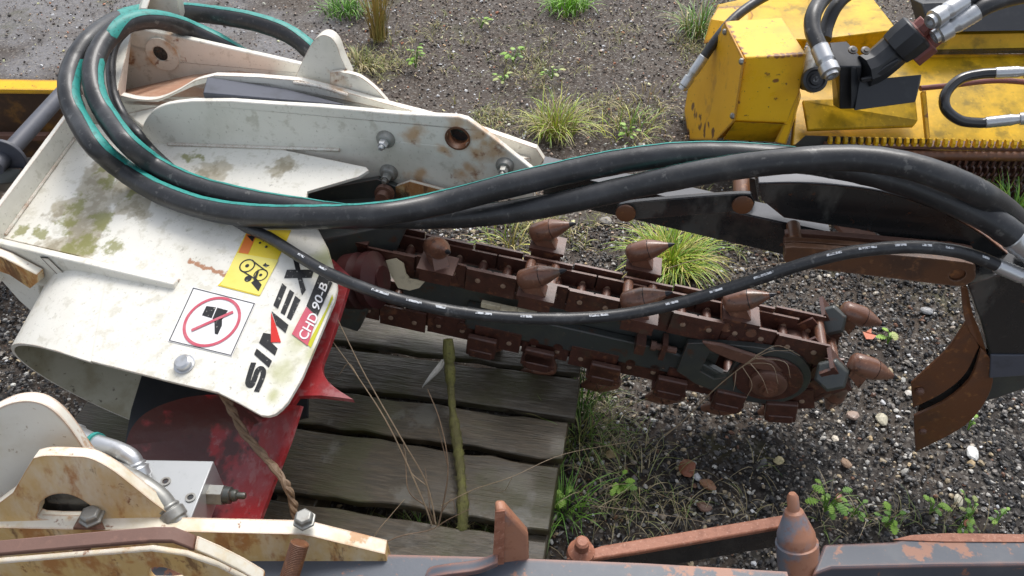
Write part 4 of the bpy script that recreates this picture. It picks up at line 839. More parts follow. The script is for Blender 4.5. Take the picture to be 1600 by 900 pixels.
for (x0, y0, x1, y1) in ((1420, 60, 1446, 38), (1432, 80, 1464, 54)):
    p, q = y_(x0, y0, 2.29), y_(x1, y1, 2.29); mb = MB(); mb.lathe(p, q - p, [(-.02, .042), ((q - p).length * .6, .042), ((q - p).length * .62, .03), ((q - p).length * 1.1, .03)], 8); bobj('red_cap', mb, 'cap_red', .002)
for x, y in ((1332, 79), (1352, 80)):
    mb = MB(); mb.lathe(y_(x, y, 2.27), V((0, -.5, 1)), [(0, .014), (.005, .014), (.006, .007), (.009, .007)], 12); bobj('screw', mb, 'bar', 0)
# hoses of the yellow machine
def hose_y(label, pts, r, m='rubber', group='hoses on the yellow machine', c_end=None, c_start=None):
    P = crv([y_(*p) for p in pts], 8); root = thing('hydraulic_hose', P[len(P) // 2], label, 'hose', group)
    MB().tube(P, r, 14).obj('rubber_cover', M[m], root, sharp=60)
    if c_end: coupling(root, P[-1], (P[-1] - P[-3]).normalized(), r, c_end)
    if c_start: coupling(root, P[0], (P[0] - P[2]).normalized(), r, c_start)
    return root
hose_y('grey black hose whose bare silver end hangs in front of the black bracket', [(1330, -30, 2.5), (1292, -8, 2.45), (1272, 20, 2.36), (1270, 48, 2.30), (1282, 78, 2.24)], .0245, c_end=.105)
hose_y('grey black hose curving down behind the one with the bare silver end', [(1370, -30, 2.6), (1330, -12, 2.55), (1306, 10, 2.5), (1292, 40, 2.46), (1288, 62, 2.42)], .022)
hose_y('thin dark hose down the left edge of the yellow gear cover', [(1240, -25, 2.8), (1190, -2, 2.70), (1150, 26, 2.62), (1122, 58, 2.56), (1098, 92, 2.54)], .0165, c_end=.13)
hose_y('grey black hose with silver coupling on the farther red cap', [(1502, 4, 2.27), (1530, -12, 2.30), (1600, -40, 2.4)], .024, c_start=.125)
hose_y('grey black hose with silver coupling on the nearer red cap', [(1521, 21, 2.25), (1546, 7, 2.26), (1586, -5, 2.3), (1680, -22, 2.4)], .025, c_start=.13)
hose_y('glossy black hose bent in a U with two silver ends on the yellow deck', [(1560, 114, 2.33), (1530, 116, 2.34), (1500, 124, 2.33), (1478, 146, 2.30), (1478, 170, 2.26), (1500, 188, 2.24), (1530, 192, 2.235), (1545, 191, 2.23)], .0165, m='rubber_gloss', c_end=.15, c_start=.13)
P = crv([y_(1438, 138, 2.37), y_(1490, 133, 2.38), y_(1560, 126, 2.39), y_(1640, 132, 2.38)], 8)
rr_ = thing('red_cable', P[5], 'dull red cable lying across the yellow deck behind the U shaped hose', 'cable'); MB().tube(P, .009, 10).obj('sheath', M['cap_red'], rr_)
SK = thing('hose_end', y_(1272, 122, 2.27), 'round black hose end cap lying against the yellow gear cover', 'hose end'); 
mb = MB(); pS = y_(1275, 124, 2.235); dS = V((0, -.75, .5)).normalized(); mb.mat(0).lathe(pS - dS * .09, dS, [(0, .024), (.06, .026), (.065, .038), (.085, .038), (.088, .030), (.082, .026), (.082, .018), (.09, .016), (.09, .004)], 22); mb.obj('cap', M['black_plastic'], SK)
mb = MB(); mb.lathe(pS - dS * .005, dS, [(0, .010), (.005, .009)], 10); mb.obj('nipple', M['zinc'], SK)
mb = MB(); mb.tube(crv([y_(1270, 80, 2.42), y_(1268, 100, 2.36), pS - dS * .085], 6), .026, 12); mb.obj('ferrule', M['dull_steel'], SK)

# ================================================================== LEFT BACKGROUND
LB_ = thing('yellow_beam', Z(40, 225, 0), 'rusty steel beam with yellow painted top edge behind the left end of the trencher', 'beam')
yb = 2.5
mb = MB(); mb.prism([y_(-80, 122, yb), y_(95, 125, yb), y_(90, 141, yb - .05), y_(-80, 139, yb - .05)], -EZ * .015); mb.obj('top_flange', M['yellow'], LB_, bev=.002)
q0, q1 = y_(-80, 140, yb - .03), y_(120, 142, yb - .03)
mb = MB(); mb.prism([q0 - EZ * .003, q1 - EZ * .003, V((q1.x, q1.y, .012)), V((q0.x, q0.y, .012))], V((0, .03, 0))); 
M['rust_face'] = mat('rusted_yellow_face', (.055, .028, .014), 0.5, layers=[('noise', 12, .5, .72, (.28, .13, .02), .7), ('noise', 40, .5, .7, (.10, .045, .02), .6)], bump=[(60, .3, .002)])
mb.obj('face', M['rust_face'], LB_)
mb = MB(); mb.prism([y_(-80, 206, yb - .06), y_(80, 206, yb - .06), y_(70, 212, yb - .1), y_(-80, 212, yb - .1)], -EZ * .02); mb.obj('ledge', M['rust_flat'], LB_, bev=.002)
BB = thing('steel_roller', Z(20, 260, 0), 'black steel roller tube with a ring, left of the white hood rim', 'roller')
ra, rb = Z(112, 130, .42), Z(-8, 262, .42)
d = (rb - ra).normalized(); L_ = (rb - ra).length
mb = MB(); mb.lathe(ra, d, [(0, .022), (L_, .022)], 20); mb.obj('tube', M['dark_panel'], BB)
mb = MB(); mb.lathe(Z(10, 244, .42), d, [(0, .055), (.012, .055)], 24); mb.obj('flange_ring', M['dark_panel'], BB, bev=.002)
mb = MB(); mb.hull([Z(-40, 262, .40), Z(38, 262, .40), Z(-40, 292, .36), Z(30, 285, .36), Z(-40, 300, .1), Z(30, 300, .1), Z(-40, 262, .1)]); mb.obj('bearing_block', M['bar'], BB, bev=.006)

# ================================================================== FOREGROUND: rusty white bracket and manifold
FG = thing('rusty_bracket', Z(200, 850, .3), 'rust stained white steel bracket with round lug at the lower left corner', 'bracket')
K1 = Pl(Y(60, 700, .80), (0.10, -1, .15)); K2 = Pl(Y(150, 770, .735), (0.06, -1, .25)); K3 = Pl(Y(240, 835, .70), (0, -1, .12))
def fobj(name, mb, m, bev=.003): return mb.obj(name, M[m], FG, bev=bev)
mb = MB(); mb.prism(K1.pts(c2([(-20, 648), (0, 637), (22, 629), (48, 627), (72, 634), (95, 652), (116, 678), (134, 705), (160, 740)], 4) + [(180, 830), (-20, 830)]), -K1.n * .022); fobj('lug_plate', mb, 'lug_white')
mb = MB(); mb.prism(K2.pts([(-20, 800), (20, 770), (40, 735)] + c2([(52, 716), (72, 712), (112, 713), (140, 716), (172, 732), (205, 757), (240, 785), (272, 808)], 4) + [(272, 830), (-20, 830)]), -K2.n * .022, [K2.pts(c2([(60, 800), (64, 784), (82, 773), (106, 772), (130, 782), (152, 800), (150, 812), (64, 812)], 3, True))]); fobj('curved_plate', mb, 'rusty_white')
mb = MB(); mb.prism(K2.pts([(40, 760), (160, 760), (175, 825), (40, 825)], -.03), -K2.n * .01); fobj('back_plate', mb, 'black')
mb = MB(); p = K3.pts([(-30, 824), (300, 831), (470, 835), (488, 838), (602, 866), (612, 905), (-30, 905)]); mb.prism(p, -K3.n * .026 + EZ * .004); fobj('long_plate', mb, 'rusty_white', .004)
def fbolt(px, py, head_m, rod_to, rr=.0135, hr=.022, wash=None):
    c = K3.at(px, py) + V((0, .012, .004)); top_ = c
    root = FG
    mb = MB(); mb.lathe(top_, EZ, [(-.004, hr * 1.25), (.0, hr * 1.25), (.001, hr), (.009, hr), (.012, hr * .8)], 6 if hr < .02 else 8); fobj('bolt_head', mb, head_m, .001)
    mb = MB(); prof = []; h = 0
    n = 36
    st_ = V((0, -.024, -.02)); L_ = rod_to
    for k in range(n * 2 + 1): prof.append((L_ * k / (2 * n), rr if k % 2 else rr * .92))
    q0 = Z(px - 3, py + 13, c.z - .006) + V((0, -.012, 0)); q1 = Z(px - 26, py + 92, c.z - .06); mb.lathe(q0, q1 - q0, prof, 14); fobj('threaded_rod', mb, 'rust_flat' if rod_to < .06 else 'rust', 0)
fbolt(140, 819, 'dull_steel', .035, .013, .0165); fbolt(474, 824, 'dull_steel', .10, .0155, .0155)
mb = MB(); mb.hull([K3.at(114, 828, .004), K3.at(166, 828, .004), K3.at(156, 806, -.024), K3.at(124, 806, -.024), K3.at(114, 824, .004) , K3.at(140, 803, -.012)]); fobj('washer', mb, 'rust_flat', .001)
# manifold block
MF = thing('valve_block', Z(280, 790, .3), 'grey aluminium valve block with two curved pipe fittings beside the rusty bracket', 'valve')
zt = .42
t0_, t1_, t2_, t3_ = Z(222, 718, zt), Z(334, 720, zt), Z(296, 816, zt), Z(200, 816, zt)
mb = MB(); mb.prism([t0_, t1_, t2_, t3_], -EZ * .075); mb.obj('block', M['alu'], MF, bev=.002)
dm = (t1_ - t0_).normalized(); dn = (t2_ - t1_).normalized()
mb = MB(); pv = t1_.lerp(t2_, .38) - EZ * .035; dv = V((1, -.05, .02)).normalized()
mb.mat(0).lathe(pv, dv, [(0, .019), (.026, .019)], 6); mb.mat(1).lathe(pv + dv * .026, dv, [(0, .015), (.012, .015), (.013, .010), (.018, .011), (.022, .010), (.024, .006), (.036, .006), (.038, .005)], 14); mb.obj('relief_cartridge', [M['dull_steel'], M['bar']], MF)
mb = MB(); pv = t1_.lerp(t2_, .88) - EZ * .05; mb.lathe(pv, dv, [(0, .016), (.008, .016), (.012, .012), (.02, .012)], 14); mb.obj('plug', M['cream'], MF)
for x, y in ((259, 753), (298, 778)):
    mb = MB(); c = Z(x, y, zt); mb.mat(0).lathe(c - EZ * .002, EZ, [(0, .009), (.0045, .009), (.0045, .0055), (.0015, .0055)], 16, cap=False); mb.mat(1).lathe(c - EZ * .001, EZ, [(0, .0058), (.002, .0058)], 12); mb.obj('port_screw', [M['dull_steel'], M['black']], MF)
def pipe(pts, r, m): 
    P = crv([Z(*p) for p in pts], 8); mb = MB(); mb.tube(P, r, 16); mb.obj('pipe_fitting', M[m], MF, sharp=60); return P
P1 = pipe([(118, 678, .43), (150, 692, .455), (185, 704, .46), (205, 716, .455), (214, 734, .44)], .0155, 'zinc')
P2 = pipe([(165, 728, .455), (200, 744, .465), (228, 760, .462), (252, 778, .45), (268, 800, .435)], .0155, 'dull_steel')
mb = MB(); mb.lathe(Z(150, 692, .455), P1[9] - P1[7], [(-.005, .0185), (.003, .0185)], 18); mb.obj('green_ring', M['teal'], MF)
for P, i in ((P1, -1), (P2, -1), (P2, 0), (P1, 0)):
    d = (P[-1] - P[-3]).normalized() if i == -1 else (P[0] - P[2]).normalized()
    mb = MB(); mb.lathe(P[i] - d * .012, d, [(0, .0175), (.004, .019), (.008, .0165), (.010, .021), (.026, .021), (.028, .017), (.034, .017)], 6 if i == 0 else 14); mb.obj('union_nut', M['zinc' if P is P1 else 'dull_steel'], MF, bev=.001)
# blue grey frame and its posts
M['post'] = mat('rusted_blue_grey', (.17, .19, .225), .5, layers=[('noise', 9, .42, .55, (.38, .17, .095), .95), ('noise', 60, .52, .7, (.26, .10, .055), .6)], bump=[(120, .3, .0015)])
BF = thing('steel_beam', Z(900, 890, .3), 'blue grey steel bar with rusty edges running along the bottom of the picture', 'steel bar')
zb = .36
mb = MB(); a_, b_ = [Z(-30, 851, zb), Z(300, 857, zb), Z(600, 866, zb), Z(760, 870, zb), Z(1010, 880, zb), Z(1230, 893, zb)], None
ext_ = V((0, -.06, 0)); nearp = [p + ext_ for p in a_]
mb.prism(a_ + nearp[::-1], -EZ * .05); mb.obj('long_bar', M['blue_grey'], BF, bev=.006)
mb = MB(); c = crv([Z(664, 899, zb + .004), Z(672, 886, zb + .008), Z(700, 880, zb + .016), Z(745, 874, zb + .022), Z(778, 862, zb + .03)], 6)
mb.loft([c, [p + V((.0, -.02, 0)) for p in c]], -EZ, .012); mb.obj('curved_tab', M['blue_grey'], BF, bev=.004)
pq = Pl(Z(800, 860, zb + .03), (.15, -1, .1))
mb = MB(); mb.prism(pq.pts([(776, 798), (790, 797), (826, 838), (828, 910), (770, 912), (774, 866)]), -pq.n * .022); mb.obj('upright_tab', M['post'], BF, bev=.005)
mb = MB(); mb.prism(pq.pts([(774, 800), (789, 798), (787, 912), (768, 912)], .003), -pq.n * .002); mb.obj('rusted_edge', M['pink_rust'], BF, bev=.001)
HB = thing('rusty_strip', Z(150, 880, .4), 'brown rusty bent strip on a white plate, lowest thing at bottom left', 'steel strip')
mb = MB(); KH = Pl(Y(150, 880, .585), (0, -1, .1))
top_l = [(-30, 868), (60, 860), (150, 852), (235, 845), (268, 845), (302, 858)]
tp = KH.pts(top_l); mb.loft([tp, [p + V((0, .019, .006)) for p in tp]], -EZ, .008); mb.obj('strip', M['rust_flat'], HB, bev=.002)
mb = MB(); tp2 = KH.pts([(303, 858), (340, 874), (378, 893), (410, 912)]); mb.loft([tp2, [p + V((0, .019, .006)) for p in tp2]], -EZ, .008); mb.obj('strip', M['rusty_white'], HB, bev=.002)
mb = MB(); mb.prism(KH.pts([(-30, 882), (80, 873), (236, 860), (290, 868), (340, 885), (400, 915), (-30, 915)], -.004), -KH.n * .010, [KH.pts(c2([(234, 892), (244, 886), (266, 890), (290, 905), (240, 908)], 2, True), -.004)]); mb.obj('plate', M['rusty_white'], HB, bev=.002)
# rusty rail, post and right-hand bar
RR_ = thing('rusty_rail', Z(1100, 850, .2), 'flat rusty rail with black underside, ending in a blue grey pinned post', 'steel bar')
zr = .30
mb = MB(); mb.prism([Z(884, 872, zr), Z(940, 852, zr), Z(1235, 802, zr), Z(1228, 822, zr), Z(1000, 862, zr), Z(905, 877, zr)], -EZ * .012); mb.obj('rail_top', M['pink_rust'], RR_, bev=.003)
mb = MB(); mb.prism([Z(935, 874, zr - .013), Z(1236, 822, zr - .013), Z(1236, 812, zr - .013), Z(900, 866, zr - .013)], -EZ * .07); mb.obj('rail_web', M['black'], RR_, bev=.003)
mb = MB(); c = Z(908, 862, zr); mb.lathe(c, EZ, [(-.01, .026), (.004, .024), (.012, .016), (.014, .013), (.032, .013), (.036, .009)], 16); mb.obj('pin', M['pink_rust'], RR_)
mb = MB(); c = Z(1256, 880, zr - .02)
b0 = Z(1250, 905, zr - .06); b1 = Z(1238, 771, zr + .10); LP = (b1 - b0).length; mb.lathe(b0, b1 - b0, [(LP * h, r_) for h, r_ in ((-.3, .037), (.44, .037), (.45, .0335), (.54, .033), (.57, .031), (.80, .016), (.82, .0105), (.96, .010), (1.0, .006))], 26); mb.obj('post', M['post'], RR_)
BR = thing('blue_grey_bar', Z(1450, 860, .25), 'thick blue grey bar with pink rust edges, lower right corner', 'steel bar')
mb = MB(); a0_ = [Z(1288, 850, zr), Z(1396, 846, zr), Z(1420, 838, zr), Z(1480, 835, zr), Z(1680, 838, zr)]
mb.prism(a0_ + [Z(1680, 882, zr), Z(1480, 884, zr), Z(1300, 888, zr), Z(1270, 898, zr)], -EZ * .05); mb.obj('bar', M['blue_grey'], BR, bev=.008)
mb = MB(); mb.prism([Z(1395, 843, zr + .0025), Z(1424, 836, zr + .0025), Z(1480, 833, zr + .0025), Z(1680, 836, zr + .0025), Z(1680, 847, zr + .0025), Z(1480, 846, zr + .0025)], -EZ * .002); mb.obj('rust_band', M['pink_rust'], BR)
# ================================================================== GROUND
M['ground'] = mat('wet_gravel_ground', (.062, .046, .035), .62, layers=[
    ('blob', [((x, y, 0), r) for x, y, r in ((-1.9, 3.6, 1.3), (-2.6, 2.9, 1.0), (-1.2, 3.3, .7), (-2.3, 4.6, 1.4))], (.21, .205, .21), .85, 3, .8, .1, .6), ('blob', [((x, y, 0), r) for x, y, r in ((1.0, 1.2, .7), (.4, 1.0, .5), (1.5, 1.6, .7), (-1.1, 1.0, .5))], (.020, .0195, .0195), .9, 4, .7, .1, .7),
    ('noise', 3.5, .45, .7, (.075, .055, .038), .7), ('vor', 95, .66, .9, (.10, .09, .08), .6), ('vor', 150, .82, .95, (.26, .24, .21), .7), ('noise', 150, .52, .72, (.028, .025, .023), .6), ('noise', 2.6, .58, .70, (.075, .075, .03), .6)],
    bump=[(90, .5, .005), (260, .5, .003), (6, .3, .03)], spec=.22)
gb_ = MB(); nx = 90; xs = np.concatenate([[-60, -25, -12, -8], np.linspace(-5, 5, 80), [8, 12, 25, 60]]); ys_ = np.concatenate([[-20, -5], np.linspace(.2, 6, 60), [8, 12, 25, 80]])
def gh(x, y):
    return 0 if (abs(x) > 5 or y < .3 or y > 6) else -abs(.010 * math.sin(x * 2.1 + 1) * math.sin(y * 1.7) + .006 * math.sin(x * 5.3 + y * 3.1))
gb_.loft([[V((x, y, gh(x, y))) for x in xs] for y in ys_]); g = gb_.obj('ground', M['ground']); tag(g, 'dark wet gravel yard', None, None, 'structure')

def np_mesh(name, verts, faces, mats, fmat=None, col=None, smooth=False, nper=3):
    me = bpy.data.meshes.new(name); me.vertices.add(len(verts)); me.vertices.foreach_set('co', verts.astype(np.float32).ravel())
    me.loops.add(faces.size); me.loops.foreach_set('vertex_index', faces.astype(np.int32).ravel())
    me.polygons.add(len(faces)); me.polygons.foreach_set('loop_start', np.arange(len(faces), dtype=np.int32) * nper)
    me.polygons.foreach_set('use_smooth', np.full(len(faces), smooth))
    if col is not None:
        a = me.color_attributes.new('tint', 'FLOAT_COLOR', 'POINT'); a.data.foreach_set('color', np.concatenate([col, np.ones((len(col), 1))], 1).astype(np.float32).ravel())
    for m_ in mats: me.materials.append(m_)
    me.update(); me.validate(); o = bpy.data.objects.new(name, me); COL.objects.link(o); return o
t_ = (1 + 5 ** .5) / 2
ICO = np.array([(-1, t_, 0), (1, t_, 0), (-1, -t_, 0), (1, -t_, 0), (0, -1, t_), (0, 1, t_), (0, -1, -t_), (0, 1, -t_), (t_, 0, -1), (t_, 0, 1), (-t_, 0, -1), (-t_, 0, 1)]); ICO /= np.linalg.norm(ICO[0])
ICF = np.array([(0, 11, 5), (0, 5, 1), (0, 1, 7), (0, 7, 10), (0, 10, 11), (1, 5, 9), (5, 11, 4), (11, 10, 2), (10, 7, 6), (7, 1, 8), (3, 9, 4), (3, 4, 2), (3, 2, 6), (3, 6, 8), (3, 8, 9), (4, 9, 5), (2, 4, 11), (6, 2, 10), (8, 6, 7), (9, 8, 1)])
PALS = np.array([(.017, .017, .018), (.028, .027, .027), (.044, .041, .039), (.065, .06, .056), (.11, .105, .10), (.20, .18, .16), (.34, .27, .17), (.44, .42, .38), (.15, .075, .045), (.66, .64, .58)])
PW_ = np.array([.26, .21, .13, .09, .075, .075, .06, .065, .03, .035]); PW_ /= PW_.sum()
def stones(name, n, x0, x1, y0, y1, s0, s1, label, fn=None, light=1.0):
    x = rng.uniform(x0, x1, n); y = rng.uniform(y0, y1, n)
    if fn is not None: k = rng.random(n) < fn(x, y); x, y = x[k], y[k]; n = len(x)
    s = s0 + (s1 - s0) * rng.random(n) ** 3
    vs = ICO[None] * rng.uniform(.65, 1.25, (n, 12, 1))
    sc_ = np.stack([s * rng.uniform(.7, 1.4, n), s * rng.uniform(.7, 1.3, n), s * rng.uniform(.45, .9, n)], 1)
    vs = vs * sc_[:, None, :]
    a = rng.uniform(0, 2 * np.pi, n); ca, sa_ = np.cos(a)[:, None], np.sin(a)[:, None]
    tl = rng.normal(0, .3, n)[:, None]
    X = vs[..., 0]; Zz = vs[..., 2] + tl * X
    vx = X * ca - vs[..., 1] * sa_ + x[:, None]; vy = X * sa_ + vs[..., 1] * ca + y[:, None]
    vz = Zz + (s * .15)[:, None]
    V_ = np.stack([vx, vy, vz], -1).reshape(-1, 3); F_ = (ICF[None] + (np.arange(n) * 12)[:, None, None]).reshape(-1, 3)
    c = PALS[rng.choice(len(PALS), n, p=PW_)] * rng.uniform(.7, 1.3, (n, 1)) * np.array(light); c = np.minimum(c, .62)
    c = np.repeat(c, 12, 0)
    return tag(np_mesh(name, V_, F_, [M['stone']], None, c), label, 'gravel', None, 'stuff')
M['stone'] = mat('wet_stone', (.1, .1, .1), .42, attr='tint', layers=[('noise', 200, .5, .7, (.04, .037, .034), .45)], bump=[(400, .3, .001)], spec=.4)
def wedge(mx):
    return lambda x, y: (np.abs(x) < (y * .62 + .55) * mx).astype(float)
def near_f(x, y): return wedge(1.0)(x, y) * (1 - ((x > -.75) & (x < .05) & (y < 1.6) & (y > .7)) * .95)
stones('gravel', 60000, -1.6, 2.0, .72, 2.1, .0020, .0075, 'fine wet gravel around the trencher', near_f)
stones('gravel', 34000, -2.9, 2.9, 2.0, 4.6, .003, .0075, 'fine wet gravel in the background of the yard', lambda x, y: wedge(1.02)(x, y) * np.where((x < -.9) & (y > 2.4), .45, 1.0), (2.7, 2.2, 1.85))
stones('gravel', 1500, -1.6, 2.0, .75, 2.0, .005, .010, 'larger angular pebbles in the wet gravel', near_f, (1.5, 1.4, 1.25))
# larger loose stones that can be told apart
big = [(1075, 731, .024, (.26, .09, .045), 'reddish brown flat stone right of the pallet, larger of the red pair'), (1106, 757, .017, (.30, .15, .08), 'small tan red stone just right of the large reddish one'), (1100, 792, .016, (.17, .09, .06), 'brown broken stone above the rusty rail'), (1520, 708, .018, (.66, .66, .63), 'white elongated stone at the right edge below the crumber shoe'), (1333, 650, .017, (.33, .24, .19), 'pinkish stone below the chain nose'), (1378, 656, .018, (.52, .48, .36), 'pale cream stone between the chain nose and the crumber shoe'), (1420, 614, .012, (.60, .56, .50), 'white stone beside the tip of the crumber shoe'), (1217, 719, .012, (.55, .47, .25), 'pale yellow stone in the gravel above the post'), (1448, 485, .016, (.36, .36, .36), 'grey stone right of the upper chain pick'), (1310, 778, .010, (.28, .11, .07), 'small red stone above the leafy green weed'), (1498, 781, .013, (.60, .55, .42), 'cream round stone above the right hand weeds'), (948, 345, .020, (.30, .28, .25), 'grey stone under the black hoses left of the grass tuft'), (1322, 723, .013, (.34, .22, .14), 'light brown stone below the chain nose block'), (955, 710, .013, (.42, .30, .15), 'ochre stone beside the pallet end')]
sm = None
for i, (px, py, r, c, lab) in enumerate(big):
    rr = random.Random(i + 50); bmx = bmesh.new(); bmesh.ops.create_icosphere(bmx, subdivisions=2, radius=1); ax_ = [V((rr.gauss(0, 1), rr.gauss(0, 1), rr.gauss(0, 1))).normalized() for _ in range(9)]
    for v in bmx.verts:
        for q in ax_:
            e = v.co.dot(q) - .72
            if e > 0: v.co -= q * e
    for v in bmx.verts: v.co = V((v.co.x * (1.25 + .1 * rr.random()), v.co.y * .95, v.co.z * .6)) * (1 + rr.uniform(-.03, .03))
    me = bpy.data.meshes.new('stone'); bmx.to_mesh(me); bmx.free(); o = bpy.data.objects.new('stone', me); COL.objects.link(o)
    me.materials.append(mat('stone_colour', c, .5, layers=[('noise', 80, .45, .7, tuple(q * .5 for q in c), .7), ('noise', 260, .55, .7, tuple(min(.8, q * 1.5) for q in c), .5)], bump=[(150, .4, .002)], coat=.1))
    o.scale = (r, r, r); o.rotation_euler = (rr.uniform(-.2, .2), rr.uniform(-.2, .2), rr.uniform(0, 6)); p = Z(px, py, r * .3); o.location = p
    tag(o, lab, 'stone', 'loose stones on the gravel')

# ================================================================== PLANTS
def blades(n, c, rad_, h, lean, wd, cols, up=.5, rs=1):
    r = np.random.default_rng(rs); S_ = 5; vs, fs, cl = [], [], []
    for i in range(n):
        a = r.uniform(0, 2 * np.pi); q = r.random() ** .7 * rad_; b = np.array(c) + np.array([np.cos(a) * q, np.sin(a) * q, 0])
        a2 = a + r.normal(0, .7); L_ = h * r.uniform(.45, 1.15); ln = lean * r.uniform(.3, 1.3); d = np.array([np.cos(a2), np.sin(a2), 0]); sd_ = np.array([-d[1], d[0], 0]) * wd * r.uniform(.6, 1.2)
        co = np.array(cols[r.integers(len(cols))]) * r.uniform(.75, 1.25); o = len(vs)
        for k in range(S_ + 1):
            t = k / S_; ang = ln * t
            p = b + d * L_ * (t * np.sin(ang) * 1.0) + np.array([0, 0, L_ * t * np.cos(ang * .95)]); ww = (1 - t) ** .6 + .05
            if p[2] < .002: p[2] = .002 + .003 * r.random()
            vs += [p - sd_ * ww, p + sd_ * ww]; cl += [co, co]
        for k in range(S_): fs.append((o + 2 * k, o + 2 * k + 1, o + 2 * k + 3, o + 2 * k + 2))
    return np.array(vs), np.array(fs), np.array(cl)
M['leaf'] = mat('leaf', (.1, .2, .03), .45, attr='tint')
M['leaf'].node_tree.nodes['Principled BSDF'].inputs['Subsurface Weight'].default_value = 0.0
G1 = [(.26, .42, .03), (.36, .50, .05), (.48, .50, .07), (.16, .30, .03), (.50, .42, .13)]
G2 = [(.36, .30, .13), (.42, .34, .16), (.30, .30, .08), (.20, .24, .06)]
G3 = [(.12, .30, .04), (.18, .36, .05), (.10, .22, .03)]
def tuft(px, py, n, rr_, h, lean, wd, cols, label, rs, cat='grass', group='grass tufts in the gravel'):
    p = Z(px, py, 0); v, f, c = blades(n, (p.x, p.y, 0), rr_, h, lean, wd, cols, rs=rs)
    o = np_mesh('grass_tuft', v - np.array(p), f, [M['leaf']], None, c, True, 4); o.location = p; return tag(o, label, cat, group)
tuft(1048, 415, 620, .085, .15, 1.3, .0019, G1, 'large bright yellow green grass tuft under the black support beam', 1)
tuft(868, 208, 240, .075, .16, 1.15, .0021, G2[:3] + G1[:3], 'wide straw and green grass tuft behind the right end of the white side plates', 2)
tuft(592, 62, 110, .04, .34, .45, .0030, [(.42, .30, .10), (.36, .26, .08), (.30, .26, .07)], 'tall upright dry brown grass clump behind the white lifting lug', 3)
tuft(540, 22, 170, .10, .12, 1.2, .0028, G3, 'low dark green grass patch at the top left of the dry clump', 4)
tuft(888, 16, 200, .10, .14, 1.2, .0028, [(.20, .42, .04), (.26, .48, .06), (.14, .32, .03)], 'bright fresh green grass patch at the top edge', 5)
tuft(1092, 52, 160, .09, .18, 1.1, .0026, G2 + G3, 'green and straw grass tuft left of the yellow machine', 6)
tuft(980, 212, 60, .10, .11, 1.35, .0022, G2 + G1, 'sparse straw grass patch above the upper hose', 7)
tuft(1582, 335, 130, .06, .13, 1.0, .0024, G3 + G1[:1], 'green grass tuft behind the hoses at the right edge', 8)
tuft(1010, 168, 50, .16, .08, 1.4, .0022, G2, 'flat dry grass between the tuft and the yellow machine', 9)
tuft(560, 105, 90, .09, .09, 1.4, .0024, G2, 'dry straw patch right behind the lifting lug', 10)
tuft(905, 690, 70, .07, .18, 1.0, .0018, [(.14, .26, .05), (.20, .30, .06), (.30, .28, .1)], 'thin green grass along the end of the pallet', 11)
tuft(905, 640, 60, .04, .16, .8, .0018, G3, 'short grass at the upper corner of the pallet end', 12)
tuft(880, 800, 80, .05, .12, 1.0, .0018, G3, 'short green grass at the lower corner of the pallet end', 13)
tuft(800, 388, 90, .10, .12, 1.3, .0018, G2 + G1[2:], 'sparse straw grass seen between the hoses and the chain', 14)
tuft(1000, 760, 90, .14, .10, 1.5, .0012, [(.36, .30, .17), (.24, .26, .10)], 'sparse dead grass on the gravel right of the pallet', 15)
tuft(540, 585, 40, .06, .10, 1.2, .0012, G2, 'few dead grass blades on the pallet beside the red auger', 16)
tuft(690, 868, 50, .09, .14, 1.0, .0014, G2 + G3, 'few grass blades in front of the pallet by the mossy strap', 17)

# scattered dead grass, moss tufts and straw litter that nobody could count
def scatter(name, label, regs, h, wd, cols, rs, lean=1.4):
    r = np.random.default_rng(rs); A, B, C_ = [], [], []; o = 0
    for px, py, sx, sy, n in regs:
        p = Z(px, py, 0); q = Z(px + sx, py, 0); t = Z(px, py - sy, 0); ex, ey_ = (q - p).length, (t - p).length
        for k in range(n // 6):
            c = (p.x + r.normal(0, ex / 2), p.y + r.normal(0, ey_ / 2), 0)
            v, f, cc = blades(6, c, .02, h, lean, wd, cols, rs=int(r.integers(1e9))); A.append(v); B.append(f + o); C_.append(cc); o += len(v)
    return tag(np_mesh(name, np.concatenate(A), np.concatenate(B), [M['leaf']], None, np.concatenate(C_), True, 4), label, 'grass', None, 'stuff')
scatter('dry_grass', 'thin dead grass and moss scattered over the far gravel', [(960, 185, 110, 28, 600), (850, 195, 60, 20, 300), (590, 100, 60, 25, 420), (700, 60, 150, 40, 260), (830, 110, 60, 30, 300), (770, 190, 40, 25, 240), (1090, 80, 40, 30, 240), (950, 60, 120, 40, 200), (1130, 350, 130, 40, 420), (860, 360, 60, 30, 300)], .05, .0016, G2 + [(.22, .24, .05)], 40)
scatter('dry_grass', 'dead straw and grass tangled over the gravel beside the pallet end', [(950, 690, 60, 60, 200), (1000, 790, 90, 40, 130), (930, 620, 40, 40, 110), (1300, 820, 120, 20, 60), (1460, 815, 90, 15, 50), (1150, 760, 120, 60, 60), (690, 858, 80, 25, 300), (600, 850, 60, 20, 120), (800, 850, 50, 25, 160)], .075, .0009, [(.30, .24, .13), (.22, .20, .08), (.16, .24, .05), (.36, .30, .18)], 41, 1.7)
